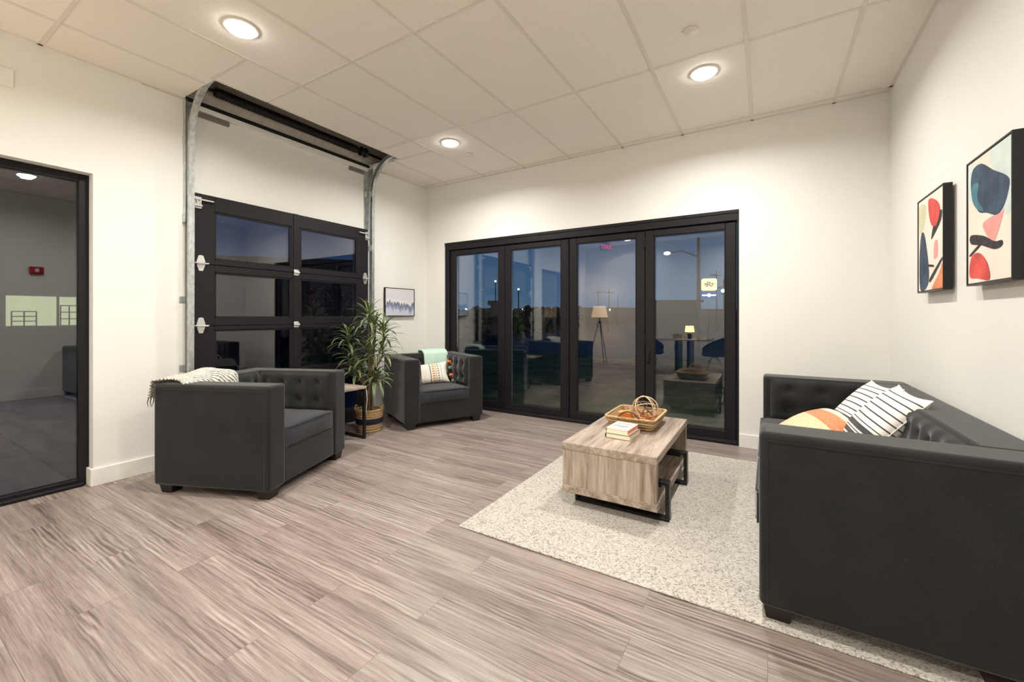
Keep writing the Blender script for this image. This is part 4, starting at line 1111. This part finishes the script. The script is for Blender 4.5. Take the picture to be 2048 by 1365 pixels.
# neighbouring building beyond the garage door
nb = thing('neighbour_building', 'dark low neighbouring building with a sloping parapet, seen through the garage door', 'building', (-17, 9, -.33))
navyb = simple('dark blue grey stucco', (.022, .03, .05, 1), .8, 0, 4, .2, .1)
b = B(); b.prism([(0, -3.4, 0), (0, 7, 0), (0, 7, 4.25), (0, -3.4, 3.35)], (-5, 0, 0)); b.done('wall', navyb, nb)
b = B(); b.prism([(.12, -3.5, 3.35), (.12, 7.1, 4.25), (.12, 7.1, 4.5), (.12, -3.5, 3.6)], (-5.3, 0, 0)); b.done('parapet', simple('dark coping', (.05, .065, .10, 1), .6, 0, 8, .1, .1), nb)
b = B(); b.box(.0, .03, 4.6, 5.1, 2.8, 3.2); b.done('lit_window', emit('dim window light', (.5, .6, .85, 1), .5), nb)
# warehouse with a lit window band, across the lot from the storefront
wh = thing('warehouse', 'warehouse across the lot with a band of lit yellow windows', 'building', (-26, 5.5, -.33))
b = B(); b.box(-8, 0, -14, -1.65, 0, 7.6); b.box(-8, 0, 2.3, 2.6, 0, 7.6)
b.box(-8, 0, -1.65, 2.3, 0, 1.15); b.box(-8, 0, -1.65, 2.3, 2.45, 7.6)
b.done('wall', simple('grey block wall', (.03, .035, .045, 1), .9, 0, 3, .15, .1), wh)
b = B(); b.box(-1.6, -1.55, -1.65, 2.3, 1.15, 2.45); b.done('lit_interior', emit('pale yellow window light', (.85, .88, .50, 1), .75), wh)
for y in (-.2, 1.05):
    b = B(); b.box(-.1, .04, y-.03, y+.03, 1.15, 2.45); b.done('mullion', M['black'], wh)
for y, w_, h_ in ((-1.0, .7, .62), (.35, .55, .9), (1.5, .5, .8)):
    b = B(); z_ = 1.15
    for yy in (y-w_/2, y, y+w_/2): b.box(-1.0, -.96, yy-.02, yy+.02, z_, z_+h_)
    for k in range(4): b.box(-1.0, -.96, y-w_/2, y+w_/2, z_+h_*k/3-.02, z_+h_*k/3+.02)
    b.done('storage_rack', M['black'], wh)
cp = B(); cp.box(XL-WT-2.6, XL-WT, -6, 1.25, 2.72, 2.86, .01, 1); tag(cp.done('canopy', simple('dark soffit', (.03, .035, .045, 1), .8, 0, 6, .1, .1)), 'dark flat canopy outside above the storefront glass', 'canopy')
# street furniture
pole_m = simple('weathered dark pole', (.035, .04, .05, 1), .8, 0, 10, .2, .3); headm = emit('cool street lamp light', (.85, 1, .95, 1), 14)
def at(u, v, d):
    X_ = (u-1024)/841.2*d; c_, s_ = math.cos(.5462), math.sin(.5462); return Vector((c_*X_-s_*d, s_*X_+c_*d, 1.237-(v-632.9)/841.2*d))
def pole(name, label, x, y, h, r, cat='pole', group=None, arms=()):
    t = thing(name, label, cat, (x, y, -.33), 0, group)
    b = B(); b.tube([(0, 0, 0), (0, 0, h)], [r, r*.7], 10); b.done('post', pole_m, t)
    for z, w, a in arms:
        b = B(); b.tube([(-w*math.cos(a), -w*math.sin(a), z), (w*math.cos(a), w*math.sin(a), z)], .05, 6); b.done('crossarm', pole_m, t)
    return t
# main utility pole with street light arm (right hand glass panel)
p0 = at(1397, 633, 20)
mp_ = pole('street_light', 'tall utility pole carrying a lit street lamp on a long arm', p0.x, p0.y, 5.3, .10, 'street light')
e0 = at(1394, 507, 20)-Vector((p0.x, p0.y, -.33)); e1 = at(1334, 507, 20)-Vector((p0.x, p0.y, -.33))
b = B(); b.tube([e0-Vector((0, 0, .15)), (e0+e1)/2+Vector((0, 0, .12)), e1], .03, 6); b.done('arm', pole_m, mp_)
b = B(); b.ball(e1, .12, 12, (1.3, 1, .6)); b.done('lamp_head', headm, mp_)
# shop sign
sg = thing('shop_sign', 'lit yellow shop sign with winged emblem above a blue sign, on a post', 'sign', tuple(at(1417, 633, 24))[:2]+(-.33,), .30)
b = B(); b.box(-.06, .06, -.05, .05, 0, 2.0); b.done('post', pole_m, sg)
z0 = 1.237+.33; k = 24/841.2
cz = z0+(632.9-570)*k
b = B(); b.box(-15*k, 15*k, -.12, .12, cz-13*k, cz+13*k, .12, 4); b.done('cabinet', simple('green sign cabinet', (.03, .06, .03, 1), .5, 0, 20, .1, 0), sg)
b = B(); b.box(-14*k, 14*k, -.14, -.11, cz-12*k, cz+12*k, .10, 4); fc = b.done('face', emit('lit pale yellow sign face', (1, 1, .55, 1), 1.15), sg)
olive = simple('olive sign ink', (.02, .022, .004, 1), .6, 0, 20, .1, 0)
text_mesh('R', .44, .004, olive, 'emblem_letter', fc, (0, -.15, cz), (PI/2, 0, 0))
b = B()
for s in (-1, 1):
    for q in range(3): b.prism([(s*.13, -.15, cz+.09-.07*q), (s*(.34-.06*q), -.15, cz+.04-.07*q), (s*.13, -.15, cz+.03-.07*q)], (0, -.004, 0))
b.done('emblem_wings', olive, fc)
cz2 = z0+(632.9-591)*k
b = B(); b.box(-15*k, 15*k, -.12, .12, cz2-6*k, cz2+6*k, .05, 3); b2 = b.done('blue_sign', emit('lit blue sign', (.02, .09, .30, 1), 1.0), sg)
b = B(); b.box(-13*k, -4*k, -.13, -.12, cz2-1.6*k, cz2+1.6*k); b.box(4*k, 13*k, -.13, -.12, cz2-1.6*k, cz2+1.6*k)
b.lathe([(0, .0), (3.8*k, .0), (3.8*k, .02), (0, .02)], (0, -.125, cz2), 24, Matrix.Rotation(PI/2, 3, 'X')); b.done('white_marks', emit('white sign marks', (.8, .9, 1, 1), 1.2), b2)
# traffic lights
tp_ = at(1448, 633, 30)
tf = thing('traffic_light', 'distant pair of green traffic lights on a span at the right edge of the glass', 'traffic light', (tp_.x, tp_.y, -.33))
q0 = at(1446, 582, 30); q1 = at(1455, 577, 30); off_ = Vector((tp_.x, tp_.y, -.33))
b = B(); b.tube([(0, 0, 0), (0, 0, 4.2)], .06, 8); b.tube([q0-off_+Vector((-.4, 0, .25)), q1-off_+Vector((.5, 0, .25))], .03, 6); b.tube([(0, 0, 4.1-.0), q0-off_+Vector((0, 0, .25))], .03, 6); b.done('post', pole_m, tf)
for q in (q0, q1):
    b = B(); b.box(q.x-off_.x-.12, q.x-off_.x+.12, q.y-off_.y+.02, q.y-off_.y+.2, q.z-off_.z-.25, q.z-off_.z+.25); hs = b.done('signal_head', pole_m, tf)
    b = B(); b.ball(q-off_, .13, 10); b.done('green_lens', emit('green signal', (.25, 1, .7, 1), 7), hs)
# thin poles in the distance
for (u, v, d, lab_) in ((1433, 542, 40, 'thin distant utility pole to the right of the yellow shop sign'), (1218, 578, 45, 'thin distant utility pole just right of the tripod lamp reflection'), (1196, 580, 60, 'thin distant utility pole behind the lamp shade reflection'), (1236, 590, 70, 'shortest thin distant utility pole, right of the lamp reflection'), (1336, 603, 60, 'short distant pole in the right hand glass panel')):
    q = at(u, 633, d); hh = 1.567+(632.9-v)*d/841.2
    pole('utility_pole', lab_, q.x, q.y, hh, .06, 'pole', 'thin utility poles in the distance', [(hh-.4, .5, .5)] if v < 590 else ())
# distant street lamps
names = ['far left pane low', 'second pane left', 'second pane middle', 'second pane right', 'second pane upper', 'first pane upper', 'lamp side', 'right pane low']
for (u, v, d, lab_) in ((932, 619, 50, 'distant street lamp low in the leftmost glass panel'), (953, 624, 50, 'bright distant street lamp beside the left stile of the bifold door'), (1025, 620, 60, 'distant lamp at the left of the cluster in the second glass panel'), (1037, 625, 62, 'lowest distant lamp of the cluster in the second glass panel'), (1046, 620, 66, 'right distant lamp of the cluster in the second glass panel'), (1037, 579, 33, 'high distant street lamp in the second glass panel'), (991, 563, 36, 'high distant street lamp at the edge of the leftmost glass panel'), (1219, 620, 60, 'small warm distant lamp right of the lamp shade reflection'), (1393, 604, 60, 'distant lamp at the foot of the tall utility pole')):
    q = at(u, v, d); t = thing('street_lamp', lab_, 'street lamp', (q.x, q.y, -.33), 0, 'distant street lamps')
    b = B(); b.tube([(0, 0, 0), (0, 0, q.z+.33)], .05, 6); b.done('post', pole_m, t)
    b = B(); b.ball((0, 0, q.z+.33), d*.0022, 10); b.done('lamp_head', emit('distant lamp light', (1, .9, .66, 1) if d > 59 else (.9, .97, 1, 1), 8), t)
# treeline / low buildings on the horizon
def hedge(name, label, cat, p, w, dpt, h, n, seed, mat, group=None):
    random.seed(seed); b = B()
    for k in range(n):
        x = random.uniform(-w/2, w/2); y = random.uniform(-dpt/2, dpt/2); r_ = h*random.uniform(.09, .18)
        vs0 = len(b.bm.verts); b.ball((x, y, max(r_*.8, h*random.uniform(.06, .8))), r_, 10)
        b.bm.verts.ensure_lookup_table()
        for v in b.bm.verts[vs0:]: v.co += v.co.normalized()*0+Vector((noise.noise(v.co*3), noise.noise(v.co*3+Vector((5, 0, 0))), noise.noise(v.co*3+Vector((0, 9, 0)))))*r_*.45
    o = b.done(name, mat); o.location = p; tag(o, label, cat, group); return o
treem = simple('dark evening foliage', (.012, .017, .016, 1), 1, 0, 5, .4, .5)
farb = simple('dark hazy building', (.03, .042, .06, 1), .9, 0, .5, .2, 0)
random.seed(4)
tl_ = [(915, 26, 3), (975, 35, 4), (1060, 40, 5), (1110, 52, 6)]
tn = ['leftmost bifold panel', 'stile right of the leftmost bifold panel', 'second bifold panel', 'right edge of the second bifold panel']
for i, (u, d, w) in enumerate(tl_):
    q = at(u, 633, d); o = hedge('tree_row', 'dark row of trees on the horizon behind the '+tn[i], 'trees', (q.x, q.y, -.33), w, 1.5, 1.45+.030*d, 150, 40+i, treem, 'dark rows of trees on the horizon'); o.rotation_euler = (0, 0, .5)
for (u0, u1, v, d, lab_) in ((1310, 1402, 605, 48, 'long low dark building on the horizon left of the tall pole'), (982, 1000, 610, 26, 'small boxy building seen low in the leftmost glass panel'), (1160, 1275, 618, 85, 'very distant low building behind the lamp reflection'), (1405, 1500, 622, 60, 'distant low building below the shop sign')):
    a, c = at(u0, 633, d), at(u1, 633, d); hh = 1.567+(632.9-v)*d/841.2
    t = thing('distant_building', lab_, 'building', (a.x, a.y, -.33), math.atan2(c.y-a.y, c.x-a.x)); L = (c-a).xy.length
    b = B(); b.box(0, L, 0, 6, 0, hh); b.done('wall', farb, t)
    b = B(); b.box(-.2, L+.2, -.2, 6.2, hh, hh+.25); b.done('roof_edge', simple('dark roof edge', (.015, .02, .03, 1), .8, 0, 3, .1, 0), t)
# shrubs outside the garage door
random.seed(14)
def shrub(label, loc, h, seed, spiky=False):
    random.seed(seed); t = thing('garden_shrub', label, 'shrub', loc, 0, 'shrubs outside the garage door')
    b = B()
    for k in range(9):
        a = random.uniform(0, 6.28); b.tube([(0, 0, 0), (.12*math.cos(a), .12*math.sin(a), h*.5), (.3*math.cos(a), .3*math.sin(a), h*random.uniform(.75, 1))], [.014, .010, .004], 5)
    b.done('branches', pole_m, t)
    b = B()
    for k in range(260):
        r_ = random.uniform(.05, .5)*min(1, h*.6); a = random.uniform(0, 6.28); z = random.uniform(.15, 1)*h
        leaf(b, (r_*math.cos(a), r_*math.sin(a), z), random.uniform(0, 6.28), random.uniform(-.3, 1.2), random.uniform(.08, .16), .035, .6)
    b.done('foliage', simple('dark shrub leaves', (.035, .055, .04, 1), .6, 0, 8, .4, 0), t)
shrub('tall loose shrub close outside the right garage door panes', (-5.9, 4.15, -.07), 1.75, 1)
shrub('middle shrub outside the right garage door panes', (-6.6, 5.2, -.07), 1.6, 2)
shrub('low shrub outside the lowest garage door panes', (-5.5, 3.4, -.02), .8, 3)
shrub('tallest shrub, farthest out beyond the garage door', (-7.6, 6.6, -.07), 2.5, 5)
